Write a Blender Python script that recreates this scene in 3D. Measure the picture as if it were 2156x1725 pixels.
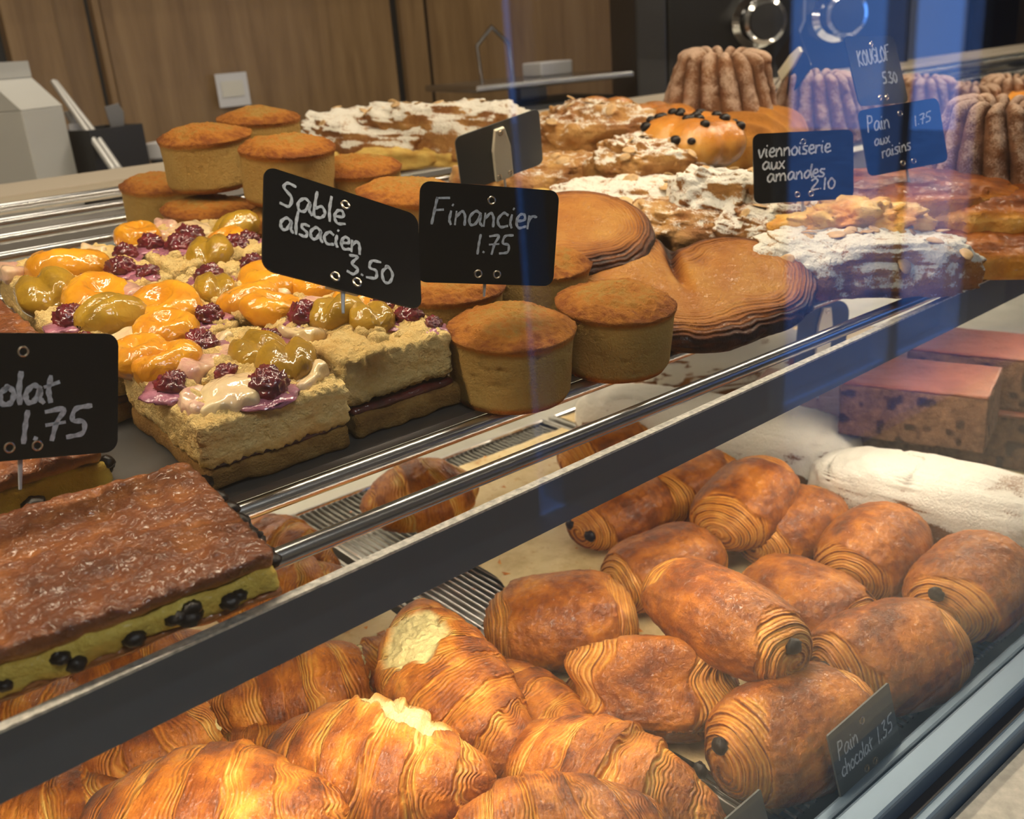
import bpy, math, random
import numpy as np
from mathutils import Vector, Matrix

for o in list(bpy.data.objects): bpy.data.objects.remove(o, do_unlink=True)
scene = bpy.context.scene
C = scene.collection
PI = math.pi

# ------------------------------------------------------------------ camera
FPX, PCX, PCY, CZ = 2065.0, 1078.0, 862.5, 1.40      # focal length / centre in pixels of 2156x1725, camera height
_X = np.array([2749., -1000., FPX]); _X /= np.linalg.norm(_X)
_Y = np.array([-1778., -628., FPX]); _Y -= _X*(_X@_Y); _Y /= np.linalg.norm(_Y)
_Z = np.cross(_X, _Y); _Z *= -1 if _Z[1] > 0 else 1
cam_d = bpy.data.cameras.new('camera'); cam = bpy.data.objects.new('camera', cam_d); C.objects.link(cam)
R3 = Matrix(((_X[0], -_X[1], -_X[2]), (_Y[0], -_Y[1], -_Y[2]), (_Z[0], -_Z[1], -_Z[2])))
cam.matrix_world = Matrix.Translation((0, 0, CZ)) @ R3.to_4x4()
cam_d.sensor_width = 36; cam_d.sensor_fit = 'HORIZONTAL'; cam_d.lens = FPX/2156*36
cam_d.clip_start = .01; cam_d.clip_end = 100
cam_d.dof.use_dof = True; cam_d.dof.focus_distance = .52; cam_d.dof.aperture_fstop = 14
scene.camera = cam

# ------------------------------------------------------------------ world, exposure
w = bpy.data.worlds.new('sky'); scene.world = w; w.use_nodes = True
bg = w.node_tree.nodes['Background']; bg.inputs[0].default_value = (.13, .34, 1.0, 1); bg.inputs[1].default_value = 2.0
cy = scene.cycles; cy.use_light_tree = False; cy.max_bounces = 4; cy.diffuse_bounces = 2; cy.glossy_bounces = 2; cy.transmission_bounces = 2; cy.transparent_max_bounces = 12; cy.caustics_reflective = False; cy.caustics_refractive = False
vs = scene.view_settings
vs.view_transform = 'Standard'; vs.look = 'None'; vs.exposure = 0.0; vs.gamma = 1; vs.use_curve_mapping = False

LED = (1.0, .84, .62)
LED_TOP, LED_LOW, LED_REAR, CEIL = 62.0, 46.0, 58.0, 11.0

# ------------------------------------------------------------------ geometry of the case: shelf plane and deck plane
SZ, SY, SK = CZ-.20, .335, .12          # the shelf rises SK per metre towards the back
DZ = CZ-.42                             # top of the trays on the deck
TILT = math.atan(SK)
def ray(px, py):
    d = np.array([px-PCX, py-PCY, FPX])/FPX
    return np.array([d@_X, d@_Y, d@_Z])
def U(px, py, dist):
    r = ray(px, py)*dist; return Vector((r[0], r[1], r[2]+CZ))
def S(px, py, h=0.):
    d = ray(px, py); t = (SZ-CZ-SK*SY+h)/(d[2]-SK*d[1]); r = d*t
    return Vector((r[0], r[1], r[2]+CZ))
def D(px, py, h=0.):
    d = ray(px, py); t = (DZ-CZ+h)/d[2]; r = d*t
    return Vector((r[0], r[1], r[2]+CZ))
def shz(y, h=0.): return SZ+SK*(y-SY)+h

# ------------------------------------------------------------------ noise
def _h(ix, iy, iz, seed):
    n = (ix*374761393 + iy*668265263 + iz*2147483647 + seed*974634777) & 0xffffffff
    n = ((n ^ (n >> 13))*1274126177) & 0xffffffff
    n = ((n ^ (n >> 16))*2246822519) & 0xffffffff
    return ((n ^ (n >> 15)) & 0xffff)/32767.5-1.0
def vn(P, s, seed=0):
    Q = np.asarray(P)*s; I = np.floor(Q).astype(np.int64); f = Q-I; f = f*f*f*(f*(f*6-15)+10)
    x, y, z = I[:, 0], I[:, 1], I[:, 2]; fx, fy, fz = f[:, 0], f[:, 1], f[:, 2]
    def l(a, b, t): return a+(b-a)*t
    c = [[[_h(x+i, y+j, z+k, seed) for k in (0, 1)] for j in (0, 1)] for i in (0, 1)]
    return l(l(l(c[0][0][0], c[0][0][1], fz), l(c[0][1][0], c[0][1][1], fz), fy),
             l(l(c[1][0][0], c[1][0][1], fz), l(c[1][1][0], c[1][1][1], fz), fy), fx)
def fbm(P, s, o=3, seed=0, g=.5):
    r = 0; a = 1; t = 0
    for i in range(o): r = r+a*vn(P, s*2.03**i, seed+i*17); t += a; a *= g
    return r/t
def ridged(P, s, o=3, seed=0):
    r = 0; a = 1; t = 0
    for i in range(o): r = r+a*(1-np.abs(vn(P, s*2.1**i, seed+i*13))*2); t += a; a *= .5
    return r/t
def sst(a, b, x):
    t = np.clip((x-a)/(b-a), 0, 1); return t*t*(3-2*t)

# ------------------------------------------------------------------ mesh helpers
def mesh(name, V, F, attrs=None, smooth=True):
    V = np.asarray(V, dtype=np.float32); me = bpy.data.meshes.new(name)
    if isinstance(F, np.ndarray) and F.ndim == 2:
        k = F.shape[1]; n = len(F)
        me.vertices.add(len(V)); me.vertices.foreach_set('co', V.ravel())
        me.loops.add(n*k); me.loops.foreach_set('vertex_index', F.astype(np.int32).ravel())
        me.polygons.add(n); me.polygons.foreach_set('loop_start', np.arange(0, n*k, k, dtype=np.int32))
        me.update(calc_edges=True)
    else:
        me.from_pydata([tuple(v) for v in V], [], [tuple(int(i) for i in f) for f in F])
    me.validate()
    me.polygons.foreach_set('use_smooth', [smooth]*len(me.polygons))
    for k2, a in (attrs or {}).items():
        at = me.attributes.new(k2, 'FLOAT', 'POINT'); at.data.foreach_set('value', np.asarray(a, dtype=np.float32).ravel())
    return me
def normals(me):
    n = np.empty(len(me.vertices)*3, dtype=np.float32); me.vertex_normals.foreach_get('vector', n); return n.reshape(-1, 3)
def coords(me):
    n = np.empty(len(me.vertices)*3, dtype=np.float32); me.vertices.foreach_get('co', n); return n.reshape(-1, 3)
def setattr_(me, k, a):
    at = me.attributes.get(k) or me.attributes.new(k, 'FLOAT', 'POINT'); at.data.foreach_set('value', np.asarray(a, dtype=np.float32).ravel())
def obj(name, me, mat, parent=None, loc=None, rot=None):
    o = bpy.data.objects.new(name, me); C.objects.link(o)
    if mat and not me.materials: me.materials.append(mat)
    if parent: o.parent = parent
    if loc is not None: o.location = loc
    if rot is not None: o.rotation_euler = rot
    return o
def thing(name, loc=(0, 0, 0)):
    o = bpy.data.objects.new(name, None); o.empty_display_size = .02; C.objects.link(o); o.location = loc; return o
def tag(o, label, cat, group=None, kind=None):
    o['label'] = label
    if cat: o['category'] = cat
    if group: o['group'] = group
    if kind: o['kind'] = kind
    return o
def struct(o): o['kind'] = 'structure'; return o
def grid_faces(nu, nv, wrap_v=True):
    i, j = np.meshgrid(np.arange(nu-1), np.arange(nv if wrap_v else nv-1), indexing='ij'); i = i.ravel(); j = j.ravel(); k = (j+1) % nv
    f = np.stack([i*nv+j, (i+1)*nv+j, (i+1)*nv+k, i*nv+k], 1)
    return f[:, ::-1] if wrap_v else f
class MB:
    """collects simple solids into one mesh"""
    def __init__(s): s.v = []; s.f = []
    def add(s, V, F):
        b = len(s.v); s.v += [tuple(v) for v in V]; s.f += [tuple(i+b for i in f) for f in F]; return s
    def box(s, a, b, M=None):
        x0, y0, z0 = a; x1, y1, z1 = b
        V = [Vector(p) for p in ((x0, y0, z0), (x1, y0, z0), (x1, y1, z0), (x0, y1, z0), (x0, y0, z1), (x1, y0, z1), (x1, y1, z1), (x0, y1, z1))]
        if M: V = [M @ p for p in V]
        return s.add(V, [(0, 3, 2, 1), (4, 5, 6, 7), (0, 1, 5, 4), (1, 2, 6, 5), (2, 3, 7, 6), (3, 0, 4, 7)])
    def tube(s, pts, r, n=10, cap=True):
        pts = [Vector(p) for p in pts]; rs = r if isinstance(r, (list, tuple)) else [r]*len(pts); V = []; F = []
        t0 = (pts[1]-pts[0]).normalized(); u = t0.orthogonal().normalized()
        for i, p in enumerate(pts):
            t = (pts[min(i+1, len(pts)-1)]-pts[max(i-1, 0)]).normalized(); u = (u-t*u.dot(t)).normalized(); v = t.cross(u)
            for k in range(n): a = 2*PI*k/n; V.append(p+(u*math.cos(a)+v*math.sin(a))*rs[i])
        for i in range(len(pts)-1):
            for k in range(n): F.append((i*n+k, i*n+(k+1) % n, (i+1)*n+(k+1) % n, (i+1)*n+k))
        if cap: F.append(tuple(range(n-1, -1, -1))); F.append(tuple((len(pts)-1)*n+k for k in range(n)))
        return s.add(V, F)
    def lathe(s, prof, n=32, M=None):
        V = []; F = []
        for r, z in prof:
            for k in range(n): a = 2*PI*k/n; V.append(Vector((r*math.cos(a), r*math.sin(a), z)))
        if M: V = [M @ p for p in V]
        for i in range(len(prof)-1):
            for k in range(n): F.append((i*n+k, i*n+(k+1) % n, (i+1)*n+(k+1) % n, (i+1)*n+k))
        return s.add(V, F)
    def prism(s, poly, z0, z1, M=None):
        n = len(poly); V = [Vector((x, y, z0)) for x, y in poly]+[Vector((x, y, z1)) for x, y in poly]
        if M: V = [M @ p for p in V]
        return s.add(V, [tuple(range(n-1, -1, -1)), tuple(range(n, 2*n))]+[(k, (k+1) % n, n+(k+1) % n, n+k) for k in range(n)])
    def mesh(s, name, smooth=False): return mesh(name, s.v, s.f, smooth=smooth)
    def obj(s, name, mat, parent=None, smooth=False, bevel=0, loc=None):
        o = obj(name, s.mesh(name, smooth), mat, parent, loc)
        if bevel: m = o.modifiers.new('bevel', 'BEVEL'); m.width = bevel; m.segments = 2; m.limit_method = 'ANGLE'
        if smooth and not bevel: smooth_by_angle(o.data)
        return o
def smooth_by_angle(me, ang=.7):
    import bmesh
    bm = bmesh.new(); bm.from_mesh(me)
    for e in bm.edges:
        if len(e.link_faces) == 2 and e.calc_face_angle(0) > ang: e.smooth = False
    bm.to_mesh(me); bm.free()

def rbox(sx, sy, sz, r, res):
    """subdivided rounded box, base at z=0; returns V, N, F, with seams that share positions"""
    half = np.array([sx, sy, sz])/2; V = []; F = []; b = 0
    for ax in range(3):
        a1, a2 = [(1, 2), (2, 0), (0, 1)][ax]
        for sg in (-1, 1):
            n1 = max(2, int(2*half[a1]/res)); n2 = max(2, int(2*half[a2]/res))
            g1, g2 = np.meshgrid(np.linspace(-half[a1], half[a1], n1+1), np.linspace(-half[a2], half[a2], n2+1), indexing='ij')
            P = np.zeros((g1.size, 3)); P[:, ax] = sg*half[ax]; P[:, a1] = g1.ravel(); P[:, a2] = g2.ravel()
            f = grid_faces(n1+1, n2+1, False)
            if sg < 0: f = f[:, ::-1]
            F.append(f+b); V.append(P); b += len(P)
    V = np.concatenate(V); F = np.concatenate(F)
    q = np.clip(V, -(half-r), half-r); N = V-q; N /= np.maximum(np.linalg.norm(N, axis=1, keepdims=True), 1e-9)
    V = q+N*r; V[:, 2] += sz/2
    # weld seams
    key = np.round(V*2e5).astype(np.int64); _, idx, inv = np.unique(key, axis=0, return_index=True, return_inverse=True)
    return V[idx], N[idx], inv.ravel()[F]
def ball(nu=24, nv=32):
    ph = np.linspace(-PI/2, PI/2, nu); th = np.linspace(0, 2*PI, nv, endpoint=False)
    p, t = np.meshgrid(ph, th, indexing='ij'); p = p.ravel(); t = t.ravel()
    return np.stack([np.cos(p)*np.cos(t), np.cos(p)*np.sin(t), np.sin(p)], 1), grid_faces(nu, nv)

# ------------------------------------------------------------------ materials
def newmat(name):
    m = bpy.data.materials.new(name); m.use_nodes = True; nt = m.node_tree
    return m, nt, nt.nodes['Principled BSDF']
class N:
    def __init__(s, nt): s.nt = nt
    def n(s, t, **k):
        o = s.nt.nodes.new(t)
        for a, b in k.items(): setattr(o, a, b)
        return o
    def l(s, a, b): s.nt.links.new(a, b)
    def noise(s, scale, detail=4, rough=.55, vec=None, dist=0):
        o = s.n('ShaderNodeTexNoise'); o.inputs['Scale'].default_value = scale; o.inputs['Detail'].default_value = detail
        o.inputs['Roughness'].default_value = rough; o.inputs['Distortion'].default_value = dist
        if vec: s.l(vec, o.inputs['Vector'])
        return o.outputs['Fac']
    def math(s, op, a, b=0, c=None):
        o = s.n('ShaderNodeMath', operation=op)
        for i, x in enumerate((a, b) if c is None else (a, b, c)):
            if hasattr(x, 'is_output'): s.l(x, o.inputs[i])
            else: o.inputs[i].default_value = x
        return o.outputs[0]
    def ramp(s, fac, stops):
        o = s.n('ShaderNodeValToRGB'); e = o.color_ramp.elements
        while len(e) < len(stops): e.new(.5)
        for i, (p, c) in enumerate(stops): e[i].position = p; e[i].color = (*c, 1) if len(c) == 3 else c
        s.l(fac, o.inputs[0]); return o.outputs[0]
    def mix(s, f, a, b):
        o = s.n('ShaderNodeMix', data_type='RGBA')
        for i, x in ((0, f), (6, a), (7, b)):
            if hasattr(x, 'is_output'): s.l(x, o.inputs[i])
            else: o.inputs[i].default_value = x if i == 0 else (*x, 1)
        return o.outputs[2]
    def attr(s, name):
        o = s.n('ShaderNodeAttribute', attribute_name=name); return o.outputs['Fac']
    def obj(s): return s.n('ShaderNodeTexCoord').outputs['Object']
    def bump(s, h, strength, dist, bsdf):
        o = s.n('ShaderNodeBump'); o.inputs['Strength'].default_value = strength; o.inputs['Distance'].default_value = dist
        s.l(h, o.inputs['Height']); s.l(o.outputs[0], bsdf.inputs['Normal']); s.l(o.outputs[0], bsdf.inputs['Coat Normal'])
def plain(name, col, rough=.5, metal=0, coat=0, bump=0, bscale=200, spec=.5, var=0, vscale=30, trans=0):
    m, nt, b = newmat(name); k = N(nt); b.inputs['Base Color'].default_value = (*col, 1); b.inputs['Roughness'].default_value = rough
    b.inputs['Metallic'].default_value = metal; b.inputs['Coat Weight'].default_value = coat; b.inputs['Coat Roughness'].default_value = .06
    b.inputs['Specular IOR Level'].default_value = spec
    if var:
        f = k.noise(vscale, 4, vec=k.obj()); lo = tuple(c*(1-var) for c in col); hi = tuple(min(1, c*(1+var)) for c in col)
        k.l(k.ramp(f, [(.3, lo), (.7, hi)]), b.inputs['Base Color'])
    if bump: k.bump(k.noise(bscale, 4, vec=k.obj()), bump, .001, b)
    return m
def pastry(name, stops, pale=None, dust=None, rough=.42, coat=.25, bscale=350, bstr=.35, jitter=.35, nscale=90, dust_r=.9, lam=False, lamc=.16, lamb=.5, blister=.6, wrinkle=1.0, patch=.3):
    """crust colour by baked attribute 'brown'; 'pale' shows crumb, 'dust' powdered sugar, 'lam' the laminated sheets"""
    m, nt, b = newmat(name); k = N(nt); oc = k.obj(); n1 = k.noise(nscale, 4, .6, oc); fine = k.noise(bscale, 4, .65, oc); mid = k.noise(120, 3, .6, oc)
    br = k.math('ADD', k.attr('brown'), k.math('MULTIPLY', k.math('SUBTRACT', n1, .5), jitter)); ls = None
    if lam:
        ls = k.math('SINE', k.math('ADD', k.math('MULTIPLY', k.attr('lam'), 6.2832), k.math('MULTIPLY', mid, 1.0)))
        ls = k.math('MULTIPLY', ls, k.math('MULTIPLY', k.attr('lamw'), k.math('ADD', .25, k.math('MULTIPLY', n1, 1.5)))); br = k.math('ADD', br, k.math('MULTIPLY', ls, lamc))
    col = k.ramp(br, stops); dry = None
    if pale:
        pf = k.attr('pale'); col = k.mix(pf, col, k.mix(fine, tuple(c*.78 for c in pale), tuple(min(1, c*1.12) for c in pale))); dry = pf
    if dust:
        da = k.attr('dust'); du = k.math('ADD', da, k.math('ADD', k.math('MULTIPLY', k.math('SUBTRACT', k.noise(700, 3, .7, oc), .5), .9), k.math('MULTIPLY', k.math('SUBTRACT', mid, .5), patch)))
        dm = k.math('MULTIPLY', k.ramp(du, [(.35, (0, 0, 0)), (.62, (1, 1, 1))]), k.ramp(da, [(.0, (0, 0, 0)), (.12, (1, 1, 1))]))
        col = k.mix(dm, col, dust); dry = dm if dry is None else k.math('MAXIMUM', dry, dm)
    k.l(col, b.inputs['Base Color']); b.inputs['Specular IOR Level'].default_value = .22; b.inputs['Roughness'].default_value = rough; b.inputs['Coat Weight'].default_value = coat
    if dry is not None:
        k.l(k.math('ADD', rough, k.math('MULTIPLY', dry, dust_r-rough)), b.inputs['Roughness'])
        if coat: k.l(k.math('MULTIPLY', k.math('SUBTRACT', 1.0, dry), coat), b.inputs['Coat Weight'])
    b.inputs['Coat Roughness'].default_value = .16
    hgt = k.math('ADD', k.math('MULTIPLY', fine, bstr*2), k.math('MULTIPLY', mid, blister))
    k.bump(k.math('ADD', hgt, k.math('MULTIPLY', ls, lamb)) if lam else hgt, 1.0, .0016, b)
    if coat:
        cb_ = k.n('ShaderNodeBump'); cb_.inputs['Strength'].default_value = 1.0; cb_.inputs['Distance'].default_value = .0016
        wr_ = k.math('MULTIPLY', k.math('ABSOLUTE', k.math('SUBTRACT', k.noise(150, 2, .5, oc, .7), .5)), wrinkle*2)
        k.l(k.math('ADD', wr_, k.math('MULTIPLY', ls, lamb*.7)) if lam else wr_, cb_.inputs['Height']); k.l(cb_.outputs[0], b.inputs['Coat Normal'])
    return m
M = {}
CR = [(.0, (.88, .56, .15)), (.26, (.74, .32, .045)), (.48, (.55, .175, .018)), (.74, (.27, .068, .009)), (1, (.08, .02, .006))]
M['croissant'] = pastry('croissant_crust', CR, pale=(.92, .76, .36), coat=.35, rough=.5, lamc=.15, lamb=.45, blister=1.2, jitter=.45, lam=True)
M['pain'] = pastry('pain_au_chocolat_crust', [(.0, (.82, .45, .10)), (.26, (.64, .26, .036)), (.5, (.44, .135, .012)), (.75, (.22, .055, .007)), (1, (.07, .018, .005))], coat=.38, rough=.5, lamc=.10, lamb=.3, blister=1.0, jitter=.5, lam=True)
M['financier'] = pastry('financier_crust', [(0, (.52, .33, .09)), (.3, (.44, .24, .05)), (.5, (.50, .185, .024)), (.72, (.28, .082, .013)), (1, (.17, .05, .012))], coat=.0, rough=.75, bscale=700, bstr=.8, nscale=260, jitter=.35, blister=.3)
M['palmier'] = pastry('palmier_crust', [(0, (.58, .28, .05)), (.3, (.42, .15, .020)), (.55, (.24, .07, .010)), (.78, (.08, .022, .006)), (1, (.025, .010, .006))], coat=.2, rough=.6, bscale=500, bstr=.6, nscale=60, jitter=.5, lamc=.12, lamb=.35, lam=True)
M['almond'] = pastry('almond_pastry_crust', [(0, (.74, .48, .18)), (.35, (.52, .27, .08)), (.6, (.32, .13, .036)), (1, (.10, .035, .014))], coat=.1, rough=.6, bscale=300, bstr=.8, dust=(.82, .77, .66), patch=1.5, blister=1.6)
M['kouglof'] = pastry('kouglof_crust', [(0, (.42, .23, .11)), (.4, (.26, .115, .05)), (1, (.07, .03, .018))], dust=(.52, .36, .26), coat=0, rough=.8, bscale=600, bstr=.6)
M['suisse'] = pastry('glazed_top_crust', [(0, (.55, .25, .06)), (.35, (.32, .105, .02)), (.6, (.17, .046, .010)), (1, (.05, .014, .006))], coat=.7, rough=.55, bscale=260, bstr=.5, blister=1.0, wrinkle=1.6)
M['brioche'] = pastry('brioche_crust', [(0, (.80, .46, .10)), (.4, (.62, .24, .035)), (1, (.25, .06, .012))], coat=.7, rough=.3, bscale=200, bstr=.1)
M['golden'] = pastry('golden_cake_crust', [(0, (.66, .36, .07)), (.5, (.50, .20, .03)), (1, (.26, .09, .014))], coat=0, rough=.8, bscale=420, bstr=.9, jitter=.5)
M['stollen'] = pastry('sugared_loaf_crust', [(0, (.42, .20, .07)), (.5, (.22, .085, .03)), (1, (.07, .03, .015))], dust=(.84, .81, .73), coat=0, rough=.8, bscale=500, bstr=.5)
M['spice'] = pastry('spice_cake_crumb', [(0, (.28, .15, .085)), (.4, (.17, .085, .046)), (.7, (.09, .042, .025)), (1, (.03, .014, .011))], coat=0, rough=.8, bscale=700, bstr=.8, nscale=260, jitter=.8)
M['spice_top'] = pastry('spice_cake_top', [(0, (.24, .085, .048)), (.5, (.17, .052, .030)), (1, (.11, .032, .02))], coat=.2, rough=.5, bscale=400, bstr=.3)
M['sable'] = pastry('sable_crumb', [(0, (.94, .70, .30)), (.4, (.88, .56, .19)), (.7, (.66, .34, .08)), (1, (.34, .16, .05))], coat=0, rough=.85, bscale=520, bstr=1.3, nscale=300, jitter=.45)
M['biscuit'] = pastry('biscuit_base', [(0, (.62, .38, .12)), (.5, (.44, .23, .06)), (1, (.20, .085, .025))], coat=0, rough=.85, bscale=800, bstr=.9, nscale=420, jitter=.6)
M['custard'] = pastry('custard_filling', [(0, (.78, .60, .12)), (.5, (.62, .42, .07)), (1, (.32, .17, .035))], coat=.15, rough=.55, bscale=400, bstr=.5, nscale=150, jitter=.5)
M['cream'] = pastry('almond_cream', [(0, (.72, .50, .13)), (.5, (.52, .30, .06)), (1, (.25, .11, .025))], coat=.1, rough=.6, bscale=400, bstr=.5)
def glossy_fruit(name, c1, c2, sc=60, sss=.0):
    m, nt, b = newmat(name); k = N(nt); oc = k.obj(); f = k.noise(sc, 5, .6, oc)
    k.l(k.ramp(f, [(.32, c1), (.68, c2)]), b.inputs['Base Color']); b.inputs['Roughness'].default_value = .5; b.inputs['Specular IOR Level'].default_value = .2
    b.inputs['Coat Weight'].default_value = 1; b.inputs['Coat Roughness'].default_value = .03
    if sss:
        b.inputs['Subsurface Weight'].default_value = sss; b.inputs['Subsurface Radius'].default_value = (1, .45, .12); b.inputs['Subsurface Scale'].default_value = .005
    k.bump(k.noise(130, 3, .5, oc, 1.0), .5, .0022, b); return m
M['apricot'] = glossy_fruit('glazed_apricot', (.58, .20, .005), (.80, .37, .013))
M['plum'] = glossy_fruit('glazed_greengage', (.26, .14, .007), (.46, .26, .014))
M['raspberry'] = glossy_fruit('dark_raspberry', (.045, .006, .010), (.20, .012, .018), 140)
M['pear'] = glossy_fruit('glazed_pear', (.62, .42, .25), (.74, .58, .30), 70)
M['rosepear'] = glossy_fruit('juice_stained_pear', (.50, .24, .20), (.70, .50, .30), 90)
M['juice'] = glossy_fruit('purple_berry_juice', (.16, .03, .075), (.45, .17, .22), 90)
M['jam'] = glossy_fruit('raspberry_jam', (.045, .008, .008), (.13, .018, .014), 120)
M['choc'] = plain('dark_chocolate', (.010, .006, .005), .4, bump=.4, bscale=300, spec=.3)
M['flake'] = plain('almond_flake', (.60, .38, .17), .55, var=.3, vscale=120)
M['steel'] = plain('brushed_steel', (.42, .42, .42), .24, 1, bump=.05, bscale=400)
M['chrome'] = plain('polished_chrome', (.75, .75, .75), .08, 1)
M['strip'] = plain('dark_brushed_strip', (.085, .095, .118), .42, .5, bump=.06, bscale=120)
M['flatbar'] = plain('dull_flat_bar', (.22, .21, .20), .4, .8)
M['stripedge'] = plain('lit_strip_edge', (.52, .50, .45), .5, .6, bump=.4, bscale=500, var=.4, vscale=300)  # paler than the strip: lamp light painted into its top edge
M['alu'] = plain('anodised_aluminium', (.15, .21, .28), .38, .4, bump=.05)
M['tray'] = plain('worn_tray_metal', (.40, .39, .36), .4, .7, var=.3, vscale=20)
M['deck'] = plain('pale_deck_sheet', (.40, .39, .34), .45, .25, var=.15, vscale=15)
M['rubber'] = plain('dark_rubber_seal', (.035, .035, .037), .6)
M['tagblack'] = plain('black_price_card', (.005, .005, .0055), .22, spec=.3)
M['taggrey'] = plain('grey_card_back', (.055, .058, .055), .5)
M['chalk'] = plain('white_chalk_pen', (.48, .50, .52), .7, var=.3, vscale=600)
M['eyelet'] = plain('brass_eyelet', (.55, .45, .32), .25, 1)
M['clip'] = plain('cream_plastic_clip', (.72, .66, .50), .45)
M['plastic'] = plain('clear_grey_pin', (.45, .45, .45), .25)
M['tongs'] = plain('satin_steel', (.62, .62, .60), .4, .4)
M['carton'] = plain('white_carton', (.66, .66, .62), .5)
M['black'] = plain('black_plastic', (.012, .012, .014), .45)
M['machine'] = plain('black_machine_body', (.018, .018, .02), .25)
M['white'] = plain('white_card', (.68, .68, .70), .6)
M['grey'] = plain('grey_plastic', (.20, .20, .21), .4)
M['plaster'] = plain('shop_plaster', (.42, .36, .28), .8, bump=.1, bscale=60)
M['toppanel'] = plain('dark_top_panel', (.05, .045, .04), .5)
M['caseback'] = plain('cream_case_panel', (.70, .68, .60), .5)
M['floor'] = plain('shop_floor_tile', (.50, .49, .48), .4, var=.15, vscale=6)
M['street'] = plain('street_pavement', (.42, .43, .45), .8, var=.2, vscale=4)
M['frame'] = plain('pale_door_frame', (.55, .57, .60), .4)
M['ledge'] = plain('speckled_stone_ledge', (.40, .37, .31), .5, var=.18, vscale=160, bump=.1, bscale=300)
M['counter'] = plain('worktop', (.30, .28, .26), .5)
M['dark'] = plain('dark_cupboard', (.025, .024, .025), .5)
def wood():
    m, nt, b = newmat('oak_panelling'); k = N(nt); oc = k.obj()
    mp = k.n('ShaderNodeMapping'); mp.inputs['Scale'].default_value = (9, 9, .7); k.l(oc, mp.inputs[0])
    f = k.noise(3.2, 8, .62, mp.outputs[0], .6); g = k.noise(30, 4, .6, mp.outputs[0])
    col = k.mix(k.math('MULTIPLY', g, .35), k.ramp(f, [(.28, (.19, .108, .042)), (.55, (.30, .185, .080)), (.75, (.37, .245, .118))]), (.16, .085, .04))
    k.l(col, b.inputs['Base Color']); b.inputs['Roughness'].default_value = .45; k.bump(f, .08, .002, b); return m
M['wood'] = wood()
def paper():
    m, nt, b = newmat('baking_paper'); k = N(nt); oc = k.obj(); f = k.noise(26, 6, .65, oc); s = k.noise(70, 4, .6, oc)
    col = k.ramp(f, [(.3, (.46, .33, .14)), (.5, (.66, .51, .26)), (.7, (.72, .60, .36))])
    col = k.mix(k.ramp(s, [(.60, (0, 0, 0)), (.72, (.75, .75, .75))]), col, (.42, .20, .06)); k.l(col, b.inputs['Base Color'])
    b.inputs['Roughness'].default_value = .6; k.bump(k.noise(40, 5, .6, oc, .8), .5, .004, b); return m
M['paper'] = paper()
def emit(name, col, st):
    m, nt, b = newmat(name); b.inputs['Emission Color'].default_value = (*col, 1); b.inputs['Emission Strength'].default_value = st; b.inputs['Base Color'].default_value = (.8, .8, .8, 1); return m
def glass():
    m = bpy.data.materials.new('pane_glass'); m.use_nodes = True; nt = m.node_tree; nt.nodes.clear(); k = N(nt)
    out = k.n('ShaderNodeOutputMaterial'); tr = k.n('ShaderNodeBsdfTransparent'); gl = k.n('ShaderNodeBsdfGlossy'); gl.inputs['Roughness'].default_value = .0
    tr.inputs[0].default_value = (.985, .992, .99, 1)
    fr = k.n('ShaderNodeFresnel'); fr.inputs[0].default_value = 1.5
    # same reflectance seen from either side of each face
    geo = k.n('ShaderNodeNewGeometry'); ior = k.math('ADD', 1.5, k.math('MULTIPLY', geo.outputs['Backfacing'], 1/1.5-1.5))
    k.l(ior, fr.inputs[0])
    mx = k.n('ShaderNodeMixShader'); k.l(fr.outputs[0], mx.inputs[0]); k.l(tr.outputs[0], mx.inputs[1]); k.l(gl.outputs[0], mx.inputs[2]); k.l(mx.outputs[0], out.inputs[0]); return m
M['glass'] = glass()

# ================================================================== THE ROOM
RX0, RX1, RY0, RY1, RH = -1.4, 4.8, -1.7, 2.12, 2.7
def sbox(name, a, b, mat): return struct(MB().box(a, b).obj(name, mat))
sbox('floor', (RX0, RY0, -.05), (RX1, RY1, 0), M['floor'])
sbox('ceiling', (RX0, RY0, RH), (RX1, RY1, RH+.05), M['plaster'])
sbox('wall_left', (RX0-.08, RY0, 0), (RX0, RY1, RH), M['plaster'])
sbox('wall_right', (RX1, RY0, 0), (RX1+.08, RY1, RH), M['dark'])
fw = MB()
OX0, OX1, OZ1 = 2.92, 4.40, 2.25        # shop doorway; a narrow side light beside it
NX0, NX1 = 1.76, 1.86
fw.box((RX0, RY0-.1, 0), (NX0, RY0, RH)); fw.box((NX0, RY0-.1, OZ1), (OX1, RY0, RH)); fw.box((NX1, RY0-.1, 0), (OX0, RY0, OZ1)); fw.box((OX1, RY0-.1, 0), (RX1, RY0, RH))
struct(fw.obj('wall_front', M['plaster']))
struct(MB().box((-6, -16, -.06), (12, RY0-.1, -.02)).obj('street_pavement', M['street']))
# wooden panelling: one board per panel, with a shadow gap between them
wb = sbox('wall_back', (RX0, RY1, 0), (RX1, RY1+.08, RH), M['dark'])
seams = [(-1.4, -.75, .012), (-.75, -.1, .012), (-.1, .505, .012), (.515, .615, .045), (.615, .685, .004), (.685, .705, .03), (.705, 1.385, .012), (1.40, 1.475, .022), (1.485, 2.33, .012)]
for a, b, d in seams:
    MB().box((a+.003, RY1-d, 0), (b-.003, RY1-.001, RH)).obj('panel', M['wood'], wb, bevel=.003)
# door frame in the shop front
dr = thing('door_1', (OX0, RY0, 0)); struct(dr)
for x in (0, .8, OX1-OX0-.08):
    MB().box((x, -.07, 0), (x+.075, .02, OZ1)).obj('jamb', M['frame'], dr, bevel=.004)
MB().box((0, -.065, OZ1-.08), (OX1-OX0, .015, OZ1)).obj('lintel', M['frame'], dr)
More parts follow.
